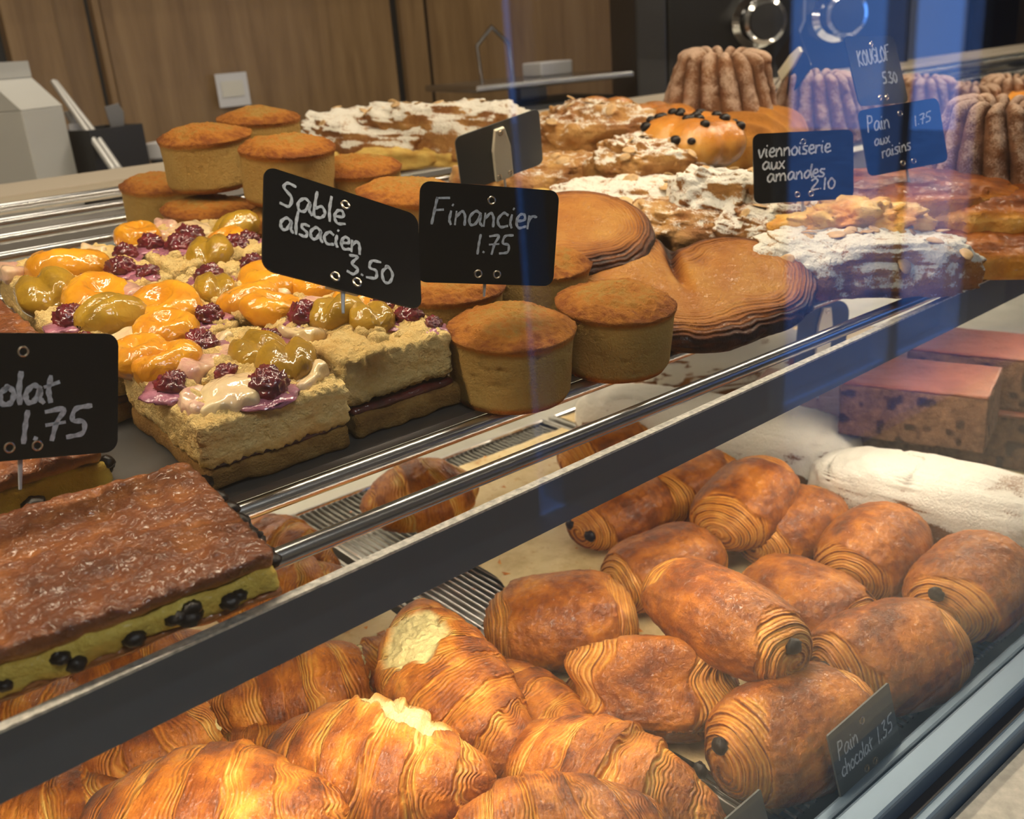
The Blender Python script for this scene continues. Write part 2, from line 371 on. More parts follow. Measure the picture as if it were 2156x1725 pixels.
# ceiling lamps of the shop; the unseen customer-side one is added as frontal fill
for i, (x, y, lb, kf) in enumerate([(.3, 1.35, 'square ceiling lamp above the oak panelling and milk carton', 1.), (2.0, 1.35, 'square ceiling lamp above the black machine', 1.), (.2, -.8, 'square fill lamp added on the ceiling over the customer side of the counter', 1.1)]):
    t = tag(thing('ceiling_lamp', (x, y, RH-.001)), lb, 'lamp', 'shop ceiling lamps')
    MB().box((-.32, -.32, -.05), (.32, .32, 0)).obj('lamp_housing', M['white'], t, bevel=.004)
    MB().add([(-.29, -.29, -.0506), (-.29, .29, -.0506), (.29, .29, -.0506), (.29, -.29, -.0506)], [(0, 1, 2, 3)]).obj('diffuser', emit('ceiling_diffuser', (1, .86, .68) if kf == 1. else (.92, .96, 1.), CEIL*kf), t)

# ================================================================== THE DISPLAY CASE
GY, RZ = .228, CZ-.388     # front glass, top of its channel
case = tag(thing('display_case', (0, .30, DZ-.05)), 'glass-fronted bakery display case with aluminium channel and pale deck', 'display case')
def cpart(mb, name, mat, **k):
    o = mb.obj(name, mat, case, **k); o.location = (0, -.30, -(DZ-.05)); return o
CX0, CX1 = -.9, 2.7
cpart(MB().box((CX0, GY-.006, RZ-.03), (CX1, GY, CZ+.34)), 'front_glass', M['glass'])
cpart(MB().box((CX0, GY+.0005, DZ-.045), (CX1, 1.24, DZ-.03)), 'deck', M['deck'])
cpart(MB().box((CX0, GY-.0225, DZ-.06), (CX1, GY-.0065, RZ)), 'glass_channel', M['alu'], bevel=.002)
cpart(MB().box((CX0, GY-.0285, DZ-.06), (CX1, GY-.0227, RZ-.012)), 'seal', M['rubber'])
cpart(MB().box((CX0, GY-.036, DZ-.06), (CX1, GY-.0287, RZ-.010)), 'channel_lip', M['alu'], bevel=.002)
cpart(MB().box((CX0, GY+.0005, DZ-.03), (CX1, GY+.008, RZ-.012)), 'inner_seal', M['alu'], bevel=.002)
cpart(MB().box((CX0, -.06, DZ-.14), (CX1, GY-.0365, RZ-.020)), 'stone_ledge', M['ledge'], bevel=.003)
cpart(MB().box((CX0, -.05, .02), (CX1, 1.24, DZ-.145)), 'plinth', M['wood'])
cpart(MB().box((CX0, 1.225, DZ-.03), (CX1, 1.24, SZ-.03)), 'back_panel', M['caseback'])
cpart(MB().box((CX0, GY-.01, CZ+.34), (CX1, 1.0, CZ+.365)), 'top_panel', M['toppanel'])
cpart(MB().box((CX1-.01, .27, DZ-.03), (CX1, 1.24, CZ+.34)), 'end_glass', M['glass'])
cpart(MB().box((1.30, 1.16, DZ-.03), (1.345, 1.215, SZ+.02)), 'post', M['alu'], bevel=.002)
cpart(MB().box((1.62, 1.16, DZ-.03), (1.665, 1.215, SZ+.02)), 'post', M['alu'], bevel=.002)
# lamps built into the case
def led(name, y0, y1, z, st, label, x0=CX0+.05, x1=CX1-.05, yaw=0.):
    t = tag(thing(name, ((x0+x1)/2, (y0+y1)/2, z)), label, 'lamp')
    L = (x1-x0)/2; h = (y1-y0)/2; t.rotation_euler = (0, 0, yaw)
    MB().box((-L, -h, .002), (L, h, .011)).obj('lamp_housing', M['alu'], t)
    MB().add([(-L, -h+.001, 0), (-L, h-.001, 0), (L, h-.001, 0), (L, -h+.001, 0)], [(0, 1, 2, 3)]).obj('diffuser', emit('led_diffuser', LED, st), t)
led('strip_lamp', .53, .56, CZ+.325, LED_TOP, 'warm strip lamp under the top panel of the case')
led('strip_lamp', .358, .372, SZ-.037, LED_LOW, 'slim warm strip lamp behind the dark front strip of the shelf', CX0+.05, 1.6, .0285)
led('strip_lamp', .99, 1.005, shz(.99)-.045, LED_REAR, 'slim warm strip lamp under the rear bars of the shelf')

# ------------------------------------------------------------------ the bar shelf
shelf = tag(thing('bar_shelf', (0, SY, SZ-.03)), 'upper display shelf of round steel bars with dark flat front strip', 'shelf')
def spart(mb, name, mat, **k):
    o = mb.obj(name, mat, shelf, **k); o.location = (0, -SY, -(SZ-.03)); return o
SR = Matrix.Translation((0, .3228, 0)) @ Matrix.Rotation(.034, 4, 'Z')      # the strip sits slightly askew in front of the bars
spart(MB().box((CX0, 0, SZ-.0265), (CX1, .005, SZ-.0012), SR), 'front_strip', M['strip'])
spart(MB().box((CX0, 0, SZ-.0012), (CX1, .005, SZ), SR), 'strip_edge', M['stripedge'])
BR = .0048
ys = [.364, .4085]+[.735+.058*i for i in range(7)]
for y in ys:
    spart(MB().tube([(CX0, y, shz(y, -BR)), (CX1, y, shz(y, -BR))], BR, 14), 'bar', M['steel'], smooth=True)
spart(MB().add([(x, y, shz(y, h)) for h in (-.004, -.0002) for x, y in ((CX0, .4165), (CX1, .4165), (CX1, .69), (CX0, .69))],
               [(0, 3, 2, 1), (4, 5, 6, 7), (0, 1, 5, 4), (1, 2, 6, 5), (2, 3, 7, 6), (3, 0, 4, 7)]), 'flat_bar', M['flatbar'])
spart(MB().add([(x, y, shz(y, h)) for h in (-.022, -.004) for x, y in ((CX0, 1.13), (CX1, 1.13), (CX1, 1.19), (CX0, 1.19))],
               [(0, 3, 2, 1), (4, 5, 6, 7), (0, 1, 5, 4), (1, 2, 6, 5), (2, 3, 7, 6), (3, 0, 4, 7)]), 'rear_rail', M['plaster'])
for x in (-.55, .92, 2.2):
    spart(MB().add([(xx, y, shz(y, h)) for h in (-.024, -.0105) for xx, y in ((x, .34), (x+.012, .34), (x+.012, 1.19), (x, 1.19))],
                   [(0, 3, 2, 1), (4, 5, 6, 7), (0, 1, 5, 4), (1, 2, 6, 5), (2, 3, 7, 6), (3, 0, 4, 7)]), 'bracket', M['steel'])

# ================================================================== PASTRY GENERATORS
def add_place(o, loc, yaw=0., tilt=True, pitch=0., roll=0.):
    """rest a thing: yaw about its own up axis, then lean with the shelf when it stands there"""
    R = Matrix.Rotation(yaw, 4, 'Z') @ Matrix.Rotation(pitch, 4, 'Y') @ Matrix.Rotation(roll, 4, 'X')
    if tilt: R = Matrix.Rotation(TILT, 4, 'X') @ R
    o.matrix_world = Matrix.Translation(loc) @ R
    return o
def croissant_mesh(seed, L=.14, W=.078, H=.066, arc=.9, nb=3.3, pale=None, nu=230, nv=128, open_end=0):
    t = np.linspace(-1, 1, nu); t = np.sign(t)*(1-(1-np.abs(t))**1.25)
    th = np.linspace(-PI/2, 1.5*PI, nv, endpoint=False); T, A = np.meshgrid(t, th, indexing='ij'); T = T.ravel(); A = A.ravel()
    rnd = np.random.RandomState(seed); sh = rnd.uniform(-.12, .12)
    Q = np.stack([T*2.2, np.cos(A), np.sin(A)], 1)
    prof = .13+.87*np.maximum(np.cos(T*PI/2), 0)**.85
    prof *= sst(1.0, .93, np.abs(T))*.72+.28
    wp = .16*fbm(Q, 1.3, 3, seed)
    side = np.where(T > sh, 1, -1)
    s = np.abs(T-sh)*nb+.55+wp+.16*np.cos(A-.6)*side+.10*np.sin(A*2+seed)
    fr = s % 1.0; band = np.floor(s)
    bj = (np.sin(band*7.1+seed*1.7+side*2.3)*.5+.5)
    saw = np.where(fr < .10, 1-fr/.10, (fr-.10)/.90)
    amp = .06+.06*bj
    e = sst(.62, .10, fr)*(.55+.45*bj)                        # exposed, laminated zone next to each step
    ln = vn(np.stack([T*3, np.cos(A)*1.2, np.sin(A)*1.2], 1), 2.2, seed+5)
    lam = np.sin(2*PI*(fr*11+ln*1.1))
    lam2 = np.sin(2*PI*(s*16+ln*2.2+.8*vn(Q, 5, seed+6)))
    r = 1+amp*(saw-.55)+.016*lam*e+.007*lam2+.05*fbm(Q, 1.6, 2, seed+2)
    bl = fbm(Q*np.array([4, 3, 3]), 3.0, 3, seed+9)
    r += .018*bl*(1-e)
    R = prof*r
    ang = T*arc*.5; RR = L/2/max(math.sin(arc*.5), 1e-3)
    cx = RR*np.sin(ang); cy = -RR*(np.cos(ang)-1)
    y = R*W/2*np.cos(A); z = R*H/2*np.sin(A)
    zc = .40*H/2; z = np.where(z < -zc, -zc+(z+zc)*.28, z)
    V = np.stack([cx-np.sin(ang)*y, cy+np.cos(ang)*y, z], 1); V[:, 2] -= V[:, 2].min()
    brown = .50+.34*fbm(Q, 2.2, 3, seed+3)+.22*(fr-.45)*(1-e)-.26*e+.10*lam*e+.03*lam2+.10*sst(.7, 1, np.abs(T))
    brown += .22*np.clip(bl, 0, 1)*(1-e)+.14*np.clip(np.sin(A), -1, 1)*.5
    brown = np.where(fr < .06, brown+.14, brown)
    pl = np.zeros(len(V))
    if pale is not None:
        for (px_, pa, rr) in pale:                      # a place where a neighbour was torn off: t, angle, size
            d = np.sqrt(((T-px_)*L/2)**2+((np.angle(np.exp(1j*(A-pa))))*W/2*prof)**2)
            d = d*(1+.28*fbm(Q, 3.5, 3, seed+31))
            mk = sst(rr*1.06, rr*.9, d); pl = np.maximum(pl, mk)
            n = np.stack([-np.sin(ang)*np.cos(A), np.cos(ang)*np.cos(A), np.sin(A)], 1)
            V -= n*(mk*(.004+.0025*fbm(Q, 9, 3, seed+8)))[:, None]
            brown -= .25*sst(rr*1.7, rr, d)*(1-mk)
    if open_end:                                        # the tip has been torn away: blunt crumb end
        m = sst(open_end-.02, open_end+.02, T+.04*fbm(Q, 4, 3, seed)); pl = np.maximum(pl, m)
        lim = RR*math.sin(open_end*arc*.5); ex = V[:, 0]-lim
        V[:, 0] = np.where(ex > 0, lim+.004*fbm(V, 180, 3, seed)+ex*.06, V[:, 0])
    me = mesh('croissant', V, grid_faces(nu, nv), {'brown': np.clip(brown, 0, 1), 'pale': pl, 'lam': s*9+ln*1.4, 'lamw': np.clip(.10+.95*e+.25*fbm(Q, 3.0, 2, seed+41), 0, 1)*(1-pl)})
    return me
def pain_mesh(seed, L=.105, W=.085, H=.066, nu=190, nv=140, p=3.0, flap=0.):
    ph = np.linspace(-PI/2, PI/2, nu); th = np.linspace(0, 2*PI, nv, endpoint=False)
    th = th-PI/2; P, A = np.meshgrid(ph, th, indexing='ij'); P = P.ravel(); A = A.ravel()
    T = np.sign(np.sin(P))*np.abs(np.sin(P))**(2/p); r = np.maximum(np.cos(P), 0)**(2/p)
    Q = np.stack([T*1.4, r*np.cos(A), r*np.sin(A)], 1)
    q = np.abs(P)/(PI/2)
    edge = .40+.20*fbm(Q, 1.3, 2, seed+1)+.09*np.cos(A+seed)
    crust = sst(edge+.03, edge-.05, q)                     # the egg-washed outer sheet
    side = np.sign(P)
    wp = vn(Q, 1.6, seed+4)*.55+.14*vn(Q, 5, seed+3)
    phs = q*7.5+side*A/(2*PI)*1.0+wp*.55
    f1 = phs % 1.0; ring = np.where(f1 < .16, 1-f1/.16, (f1-.16)/.84)
    lam = np.sin(2*PI*(phs*3+wp*.6))
    wr = ridged(Q*np.array([1, 1.2, 1.2]), 5.5, 3, seed+7); wr2 = fbm(Q, 9, 3, seed+11)
    dsp = (1-crust)*(.050*(ring-.5)+.006*lam)+crust*(.055+.020*wr+.012*wr2)+.05*fbm(Q, 1.3, 2, seed+2)
    nx = np.abs(T)**(p-1)*np.sign(T); nr = r**(p-1); nl = np.maximum(np.sqrt(nx*nx+nr*nr), 1e-6); nx /= nl; nr /= nl
    x = (T+nx*dsp*.75)*L/2; rr = r+nr*dsp
    # slightly pinched ends, fuller middle
    rr *= 1-.10*np.abs(T)**2
    y = rr*W/2*np.cos(A); z = rr*H/2*np.sin(A)
    zc = .50*H/2; z = np.where(z < -zc, -zc+(z+zc)*.3, z)
    if flap: z = z+flap*H*.12*np.sin(y/W*9+seed)*(z > 0); x = x+flap*.004*np.sin(z/H*14)
    V = np.stack([x, y, z], 1); V[:, 2] -= V[:, 2].min()
    brown = crust*(.66+.30*fbm(Q, 2.0, 3, seed+5)+.13*wr2-.11*np.clip(wr, 0, 1)**2)+(1-crust)*(.30+.18*(ring-.5)+.10*lam+.16*fbm(Q, 2, 3, seed+6))
    brown = np.where((1-crust) > .5, np.where(f1 < .13, brown+.32, brown), brown)
    brown += .12*sst(.0, -.6, np.sin(A))
    return mesh('pain_au_chocolat', V, grid_faces(nu, nv), {'brown': np.clip(brown, 0, 1), 'lam': phs*3, 'lamw': (1-crust)*(.55+.45*fbm(Q, 3, 2, seed+21))})
def choc_stick(seed, r=.0055):
    b, F = ball(10, 14); V = b*np.array([r*.75, r, r*.9]); V *= (1+.25*fbm(b, 2.2, 2, seed))[:, None]
    return mesh('chocolate', V, F)
def financier_mesh(seed, R=.036, H=.0385, dome=.0085, nth=120):
    pr = []
    def seg(a, b, n, f=lambda t: t):
        for i in range(n): t = f(i/n); pr.append((a[0]+(b[0]-a[0])*t, a[1]+(b[1]-a[1])*t))
    rb = R*.975
    seg((0, 0), (rb*.94, 0), 8); seg((rb*.94, 0), (rb, .004), 5); seg((rb, .004), (R*.985, H-.004), 30); seg((R*.985, H-.004), (R*1.035, H+.0005), 7)
    n = 34
    for i in range(n+1):
        a = i/n*PI/2; q_ = 1-i/n; pr.append((R*1.035*q_, H+.001+dome*(1-q_**2.1)))
    pr = np.array(pr); nu = len(pr); th = np.linspace(0, 2*PI, nth, endpoint=False)
    Rr, A = np.meshgrid(pr[:, 0], th, indexing='ij'); Zz, _ = np.meshgrid(pr[:, 1], th, indexing='ij'); Rr = Rr.ravel(); Zz = Zz.ravel(); A = A.ravel()
    V = np.stack([Rr*np.cos(A), Rr*np.sin(A), Zz], 1)
    top = sst(H-.003, H+.002, Zz); sidem = (1-top)*sst(.0, .006, Zz)
    pit = np.clip(vn(V, 330, seed)-.35, 0, 1)*sst(-.1, .4, vn(V, 90, seed+1))
    d = top*(.0016*fbm(V, 45, 3, seed)*sst(1.04, .8, Rr/R)+.0010*fbm(V, 360, 3, seed+3))-sidem*.0028*pit+.0007*fbm(V, 45, 2, seed+4)
    V[:, 0] += np.cos(A)*d*(1-top*.5); V[:, 1] += np.sin(A)*d*(1-top*.5); V[:, 2] += top*d*1.4
    wob = 1+.02*np.sin(2*A+seed)*top; V[:, 0] *= wob; V[:, 1] *= wob
    rn = Rr/R
    brown = top*(.40+.28*sst(.55, 1.03, rn)+.20*fbm(V, 55, 3, seed+6)+.12*vn(V, 420, seed+9))+(1-top)*(.08+.10*fbm(V, 70, 3, seed+8)+.20*pit+.55*sst(.006, .0005, Zz)+.38*sst(H-.006, H-.001, Zz))
    return mesh('financier', V, grid_faces(nu, nth), {'brown': np.clip(brown, 0, 1)})
def lump(seed, sx, sy, sz, amp=.12, sc=2.2, nu=70, nv=96, p=2.4, o=4):
    """rounded irregular loaf resting on z=0"""
    b, F = ball(nu, nv); V = np.sign(b)*np.abs(b)**(2/p)
    d = 1+amp*fbm(b*np.array([sx, sy, sz])/max(sx, sy, sz), sc, o, seed)
    V = V*d[:, None]*np.array([sx, sy, sz])/2; zc = .55*sz/2; z = V[:, 2]; V[:, 2] = np.where(z < -zc, -zc+(z+zc)*.15, z)
    V[:, 2] -= V[:, 2].min(); return V, F, b
def dusting(me, lo, hi, sc, seed, amt=1., base=0.):
    n = normals(me); V = coords(me); setattr_(me, 'dust', np.clip(sst(lo, hi, n[:, 2]+.5*fbm(V, sc, 3, seed))*amt+base, 0, 1))
def flakes_on(root, me, n, seed, size=.0125, zmin=.25, box=None):
    """almond flakes lying on the surface, each a part"""
    rnd = random.Random(seed); V = coords(me); Nn = normals(me)
    ok = np.where(Nn[:, 2] > zmin)[0]; b, F = ball(6, 12); fm = []
    for q in range(3):
        v = b*np.array([size*.5, size*.34, .0006]); v[:, 2] += .0012*np.sin(v[:, 0]/size*2.4+q); fm.append(mesh('almond_flake', v, F)); fm[-1].materials.append(M['flake'])
    for i in range(n):
        j = int(ok[rnd.randrange(len(ok))]); nn = Vector(Nn[j].tolist()); qd = nn.to_track_quat('Z', 'Y')
        o = obj('almond_flake', fm[i % 3], None, root); s = rnd.uniform(.8, 1.35)
        o.matrix_local = Matrix.Translation(Vector(V[j].tolist())+nn*.0006) @ qd.to_matrix().to_4x4() @ Matrix.Rotation(rnd.uniform(0, 6.3), 4, 'Z') @ Matrix.Rotation(rnd.uniform(-.35, .35), 4, 'X') @ Matrix.Scale(s, 4)
def almond_pastry(loc, yaw, L, W, H, seed, label, group, nflake=14, cream=(), dust=1., tilt=True, pitch=0, roll=0, lo=-.1, hi=.55):
    t = thing('almond_croissant'); tag(t, label, 'pastry', group)
    V, F, b = lump(seed, L, W, H, .34, 3.2, 100, 130, 2.9)
    V += b*(.0026*fbm(V, 75, 3, seed+3)+.0014*fbm(V, 320, 3, seed+8))[:, None]; V[:, 2] -= V[:, 2].min()
    me = mesh('crust', V, F, {'brown': np.clip(.48+.34*fbm(V, 42, 3, seed+1)+.20*sst(.3, -.6, b[:, 2]), 0, 1)})
    dusting(me, lo, hi, 60, seed+2, dust*.72)
    obj('crust', me, M['almond'], t)
    for i, (x, y, z, sx, sy, sz) in enumerate(cream):
        v, f, bb = lump(seed+40+i, sx, sy, sz, .5, 3.0, 36, 48); v[:, 2] -= v[:, 2].max()/2
        me2 = mesh('almond_cream', v, f, {'brown': np.clip(.25+.5*fbm(v, 110, 3, seed+i), 0, 1)}); obj('almond_cream', me2, M['cream'], t, (x, y, z))
    flakes_on(t, me, nflake, seed+5)
    add_place(t, loc, yaw, tilt, pitch, roll); return t
def palmier_mesh(seed, w=.15, d=.115, th=.022, nu=150, nv=260):
    """heart of two rolled lobes; lines run round each lobe"""
    v = np.linspace(0, 1, nu); v = .5+.5*np.sign(v-.5)*np.abs(2*v-1)**.8
    a = np.linspace(0, 2*PI, nv, endpoint=False); Vv, A = np.meshgrid(v, a, indexing='ij'); Vv = Vv.ravel(); A = A.ravel()
    lx, lr, ly = .49, .53, .10
    def sd(x, y):                                   # signed distance-like of the two-lobed outline
        a1 = np.hypot((x-lx), (y-ly)*.92)-lr; a2 = np.hypot((x+lx), (y-ly)*.92)-lr
        a3 = np.hypot(x*.9, (y+.22)*1.0)-.56
        k = .06; m = -k*np.log(np.exp(-a1/k)+np.exp(-a2/k)+np.exp(-a3/k*.9)); return m, a1, a2
    Rr = np.zeros(nv); ca, sa = np.cos(a), np.sin(a); lo = np.zeros(nv); hi = np.full(nv, 1.6); c0 = -.08
    for _ in range(34):
        mid = (lo+hi)/2; m, _, _ = sd(mid*ca, mid*sa+c0); ins = m < 0; lo = np.where(ins, mid, lo); hi = np.where(ins, hi, mid)
    Rr = lo*(1+.012*np.sin(9*a+seed)); Rr = np.tile(Rr, nu)
    rho = np.sin(PI*Vv); rho = np.minimum(rho*1.0, 1); x = Rr*rho*np.cos(A); y = Rr*rho*np.sin(A)+c0
    m, a1, a2 = sd(x, y); u = np.clip(-m, 0, 1)
    q = np.stack([x, y, np.zeros_like(x)], 1)
    topm = np.where(Vv < .5, 1., -1.)
    edge = np.sqrt(np.clip(1-(1-np.minimum(u/.13, 1))**2, 0, 1))
    ua = np.minimum(np.abs(a1), np.abs(a2)); wv = .035*fbm(q, 3.5, 3, seed)
    line = np.sin(2*PI*((u+wv)*26)); line2 = np.sin(2*PI*((u+wv)*9+.3))
    near = sst(.34, .02, u)
    crease = np.exp(-((x+.05*np.sin(y*5))/.05)**2)*sst(-.35, .15, y)
    puff = .20*np.exp(-((np.abs(x)-lx*.95)**2+(y-ly)**2)/.11)
    z = topm*th/2*edge*(.80+puff+.08*fbm(q, 2.5, 3, seed+1)+(.04*line+.018*line2+.05*fbm(q, 9, 2, seed+6))*near)-topm*th*.42*crease*edge*(topm > 0)
    s = w/2/1.02; V = np.stack([x*s, y*s*(d/w)*1.22, z], 1)
    V[:, 2] += .004*np.sin(x*2.2+seed)*1.0
    side = 1-edge
    rg = side*(.0008*line+.0022*fbm(np.stack([x*2, y*2, z*60], 1), 4, 3, seed+9)); V[:, 0] += np.cos(A)*rg; V[:, 1] += np.sin(A)*rg
    V[:, 2] -= V[:, 2].min()
    brown = .22+.16*fbm(q, 3, 3, seed+2)+.24*sst(.30, .05, u)+.42*sst(.13, .0, u)+.05*line*near+.05*line2*near+.40*crease+.12*(topm < 0)
    return mesh('palmier', V, grid_faces(nu, nv), {'brown': np.clip(brown, 0, 1), 'lam': (u+wv)*40, 'lamw': np.clip(near*.9+.05, 0, 1)})
def kouglof_mesh(seed, R=.062, H=.078, nfl=15, nth=300):
    pr = []
    for i in range(60):
        t = i/59
        if t < .72: tt = t/.72; pr.append((R*(1-.30*tt**1.15), H*.90*tt))
        else: a = (t-.72)/.28*PI; pr.append((R*.46+R*.24*math.cos(a), H*.90+H*.10*math.sin(a)-(H*.3*max(0, (a-PI/2)/(PI/2))**2)))
    pr.insert(0, (0, 0)); pr.append((0, pr[-1][1]-.004)); pr = np.array(pr); nu = len(pr); th = np.linspace(0, 2*PI, nth, endpoint=False)
    Rr, A = np.meshgrid(pr[:, 0], th, indexing='ij'); Zz, _ = np.meshgrid(pr[:, 1], th, indexing='ij'); Rr = Rr.ravel(); Zz = Zz.ravel(); A = A.ravel()
    c = np.abs(np.cos((A+.35*Zz/H)*nfl/2)); fl = c**.55; wgt = sst(0, .12, Zz/H)
    Rm = Rr*(1-.15*(1-fl)*wgt*(Rr > R*.3))
    V = np.stack([Rm*np.cos(A), Rm*np.sin(A), Zz], 1); V[:, 2] -= .008*(1-fl)*sst(.6, 1, Zz/H)
    n = .0014*fbm(V, 200, 3, seed)+.003*fbm(V, 40, 2, seed+1); V[:, 0] += np.cos(A)*n; V[:, 1] += np.sin(A)*n
    me = mesh('kouglof', V, grid_faces(nu, nth), {'brown': np.clip(.45+.4*(1-fl)*wgt+.25*fbm(V, 60, 3, seed+2), 0, 1)})
    nn = normals(me); setattr_(me, 'dust', np.clip(.42*fl+.30*nn[:, 2]+.22*fbm(V, 70, 3, seed+3), 0, 1)); return me

# ================================================================== UPPER SHELF: SABLES
SABLE_G = 'fruit sable squares on the shelf'
def fruit_apricot(seed, r=.019):
    b, F = ball(26, 40); q = np.hypot(b[:, 0], b[:, 1]); V = b*np.array([r, r*.86, r*.62])
    V[:, 2] -= np.where(b[:, 2] > 0, r*.42*np.exp(-(q/.42)**2), 0); V *= (1+.10*fbm(b, 1.6, 3, seed))[:, None]; V[:, 2] += .0008*fbm(b, 6, 2, seed+1)
    return mesh('apricot_half', V, F)
def fruit_plum(seed, r=.015):
    b, F = ball(24, 36); V = b*np.array([r*1.15, r*.95, r*.75]); V[:, 2] -= np.where(b[:, 2] > 0, r*.25*np.exp(-(b[:, 1]/.22)**2), 0)
    V *= (1+.14*fbm(b, 2.0, 3, seed))[:, None]; return mesh('greengage', V, F)
def fruit_rasp(seed, r=.0085):
    b, F = ball(34, 44); V = b*np.array([r, r*.92, r*.9])*(.88+.30*fbm(b, 1.5, 2, seed)+.22*np.abs(vn(b, 5.5, seed+2))-.10*np.abs(vn(b, 11, seed+4)))[:, None]; return mesh('raspberry', V, F)
def fruit_pear(seed, r=.012):
    V, Nn, F = rbox(r*1.9, r*1.4, r*.75, r*.30, r*.10); V[:, 2] -= r*.4; V[:, 0] *= 1-.35*V[:, 1]/r; V += Nn*(.42*r*fbm(V, 75, 3, seed))[:, None]; return mesh('pear_chunk', V, F)
FR = {'a': [(fruit_apricot(i), M['apricot'], 'apricot_half') for i in (1, 2, 3)], 'p': [(fruit_plum(i), M['plum'], 'greengage') for i in (4, 5)],
      'r': [(fruit_rasp(i), M['raspberry'], 'raspberry') for i in (6, 7, 8)], 'c': [(fruit_pear(i), M['pear'], 'pear_chunk') for i in (9, 10)],
      'k': [(fruit_pear(i), M['rosepear'], 'pear_chunk') for i in (11,)]}
def juice_patch(seed, r):
    b, F = ball(10, 28); k = (1+.5*fbm(b, 1.8, 3, seed))[:, None]; return mesh('juice_stain', b*k*np.array([r, r*.8, .0026]), F)
def sable(x0, x1, y0, y1, lift, label, seed, fruits, yaw=0., jam_shift=(0, 0)):
    sx, sy = x1-x0, y1-y0; cx, cy = (x0+x1)/2, (y0+y1)/2
    t = thing('sable_square'); tag(t, label, 'pastry', SABLE_G)
    V, Nn, F = rbox(sx*.99, sy*.99, .0125, .003, .0018); V += Nn*(.0012*fbm(V, 160, 3, seed)+.0022*fbm(V, 45, 2, seed+1))[:, None]; V[:, :2] += jam_shift
    obj('biscuit_base', mesh('biscuit_base', V, F, {'brown': np.clip(.5+.5*fbm(V, 90, 3, seed+2), 0, 1)}), M['biscuit'], t)
    V, Nn, F = rbox(sx*.95, sy*.95, .005, .002, .003); V += Nn*(.0016*fbm(V, 90, 3, seed+3))[:, None]; V[:, 2] += .0105; V[:, :2] += np.array(jam_shift)*.6
    obj('jam_layer', mesh('jam_layer', V, F), M['jam'], t)
    h = .0225; V, Nn, F = rbox(sx, sy, h, .0040, .00115); zt = sst(.5, .9, Nn[:, 2])
    V += Nn*(.0011*np.abs(vn(V, 190, seed+4))+.0022*np.abs(vn(V, 400, seed+14))+.0012*fbm(V, 60, 3, seed+5)*(1-zt)+zt*(.0046*fbm(V, 42, 3, seed+6)+.0026*np.abs(vn(V, 130, seed+7))))[:, None]
    brown = .22+.30*fbm(V, 60, 3, seed+8)+.25*sst(.008, .0, V[:, 2])-.2*np.abs(vn(V, 330, seed+14))
    V[:, 2] += .0145+lift
    obj('crumb_layer', mesh('crumb_layer', V, F, {'brown': np.clip(brown, 0, 1)}), M['sable'], t)
    zt = .0145+lift+h; rnd = random.Random(seed)
    for i, (kd, fx, fy, sc) in enumerate(fruits):
        me, mt, nm = FR[kd][rnd.randrange(len(FR[kd]))]
        o = obj(nm, me, mt, t, ((fx-.5)*sx, (fy-.5)*sy, zt+{'a': .003, 'p': .004, 'r': .003, 'c': .0005, 'k': .0005}[kd]))
        o.rotation_euler = (rnd.uniform(-.35, .35), rnd.uniform(-.3, .3), rnd.uniform(0, 6.3)); o.scale = (sc, sc, sc)
        if kd == 'r':
            j = obj('juice_stain', juice_patch(seed+i, .0135*sc), M['juice'], t, ((fx-.5)*sx+rnd.uniform(-.003, .003), (fy-.5)*sy, zt+.0012)); j.rotation_euler = (0, 0, rnd.uniform(0, 6))
    b, bf = ball(9, 12)
    for i in range(26):                                             # crumble on top
        r = rnd.uniform(.0022, .0065); fx, fy = rnd.uniform(.05, .95), rnd.uniform(.05, .95)
        v = b*r*(1+.45*fbm(b, 2.4, 3, seed+i))[:, None]
        o = obj('crumble', mesh('crumble', v, bf, {'brown': np.full(len(v), .1)}), M['sable'], t, ((fx-.5)*sx, (fy-.5)*sy, zt+.001))
    add_place(t, (cx, cy, shz(cy)), yaw); return t
sable(.146, .224, .422, .520, .0, 'front fruit sable square with two olive greengages above a dark raspberry', 11,
      [('p', .72, .52, 1.05), ('p', .80, .34, 1.15), ('r', .52, .12, 1.45), ('r', .86, .66, 1.15), ('k', .36, .62, 1.25), ('a', .20, .76, 1.0), ('a', .10, .95, 1.0), ('c', .30, .20, 1.5), ('r', .42, .42, .8), ('r', .08, .45, 1.1), ('c', .80, .16, 1.0), ('r', .50, .86, 1.2), ('k', .55, .70, .9), ('c', .62, .93, .8), ('k', .12, .22, 1.0)])
sable(.226, .296, .432, .528, .004, 'fruit sable square whose right end touches the front financier', 23,
      [('p', .48, .60, 1.15), ('p', .62, .42, 1.0), ('r', .88, .30, 1.15), ('r', .82, .52, 1.1), ('a', .72, .72, .9), ('r', .25, .70, 1.35), ('k', .40, .86, 1.1), ('c', .12, .55, 1.0), ('r', .95, .12, .7), ('a', .15, .95, 1.0)], jam_shift=(.004, -.006))
sable(.132, .216, .524, .622, .002, 'fruit sable square with a raspberry at its left edge behind the front square', 37,
      [('r', .12, .62, 1.25), ('p', .36, .50, 1.25), ('a', .70, .46, 1.25), ('a', .42, .88, 1.3), ('r', .06, .20, .9), ('c', .22, .14, 1.4), ('a', .55, .12, 1.05), ('r', .86, .16, 1.15), ('k', .74, .84, 1.4), ('r', .93, .70, .9), ('c', .9, .92, .9)])
sable(.220, .298, .532, .630, .002, 'fruit sable square half hidden behind its own leaning price card', 41,
      [('r', .20, .75, 1.25), ('a', .55, .42, 1.35), ('a', .20, .22, 1.05), ('c', .42, .22, 1.2), ('a', .76, .16, 1.05), ('r', .62, .82, 1.1), ('c', .88, .74, 1.1), ('p', .10, .50, .9), ('k', .86, .45, 1.1)])
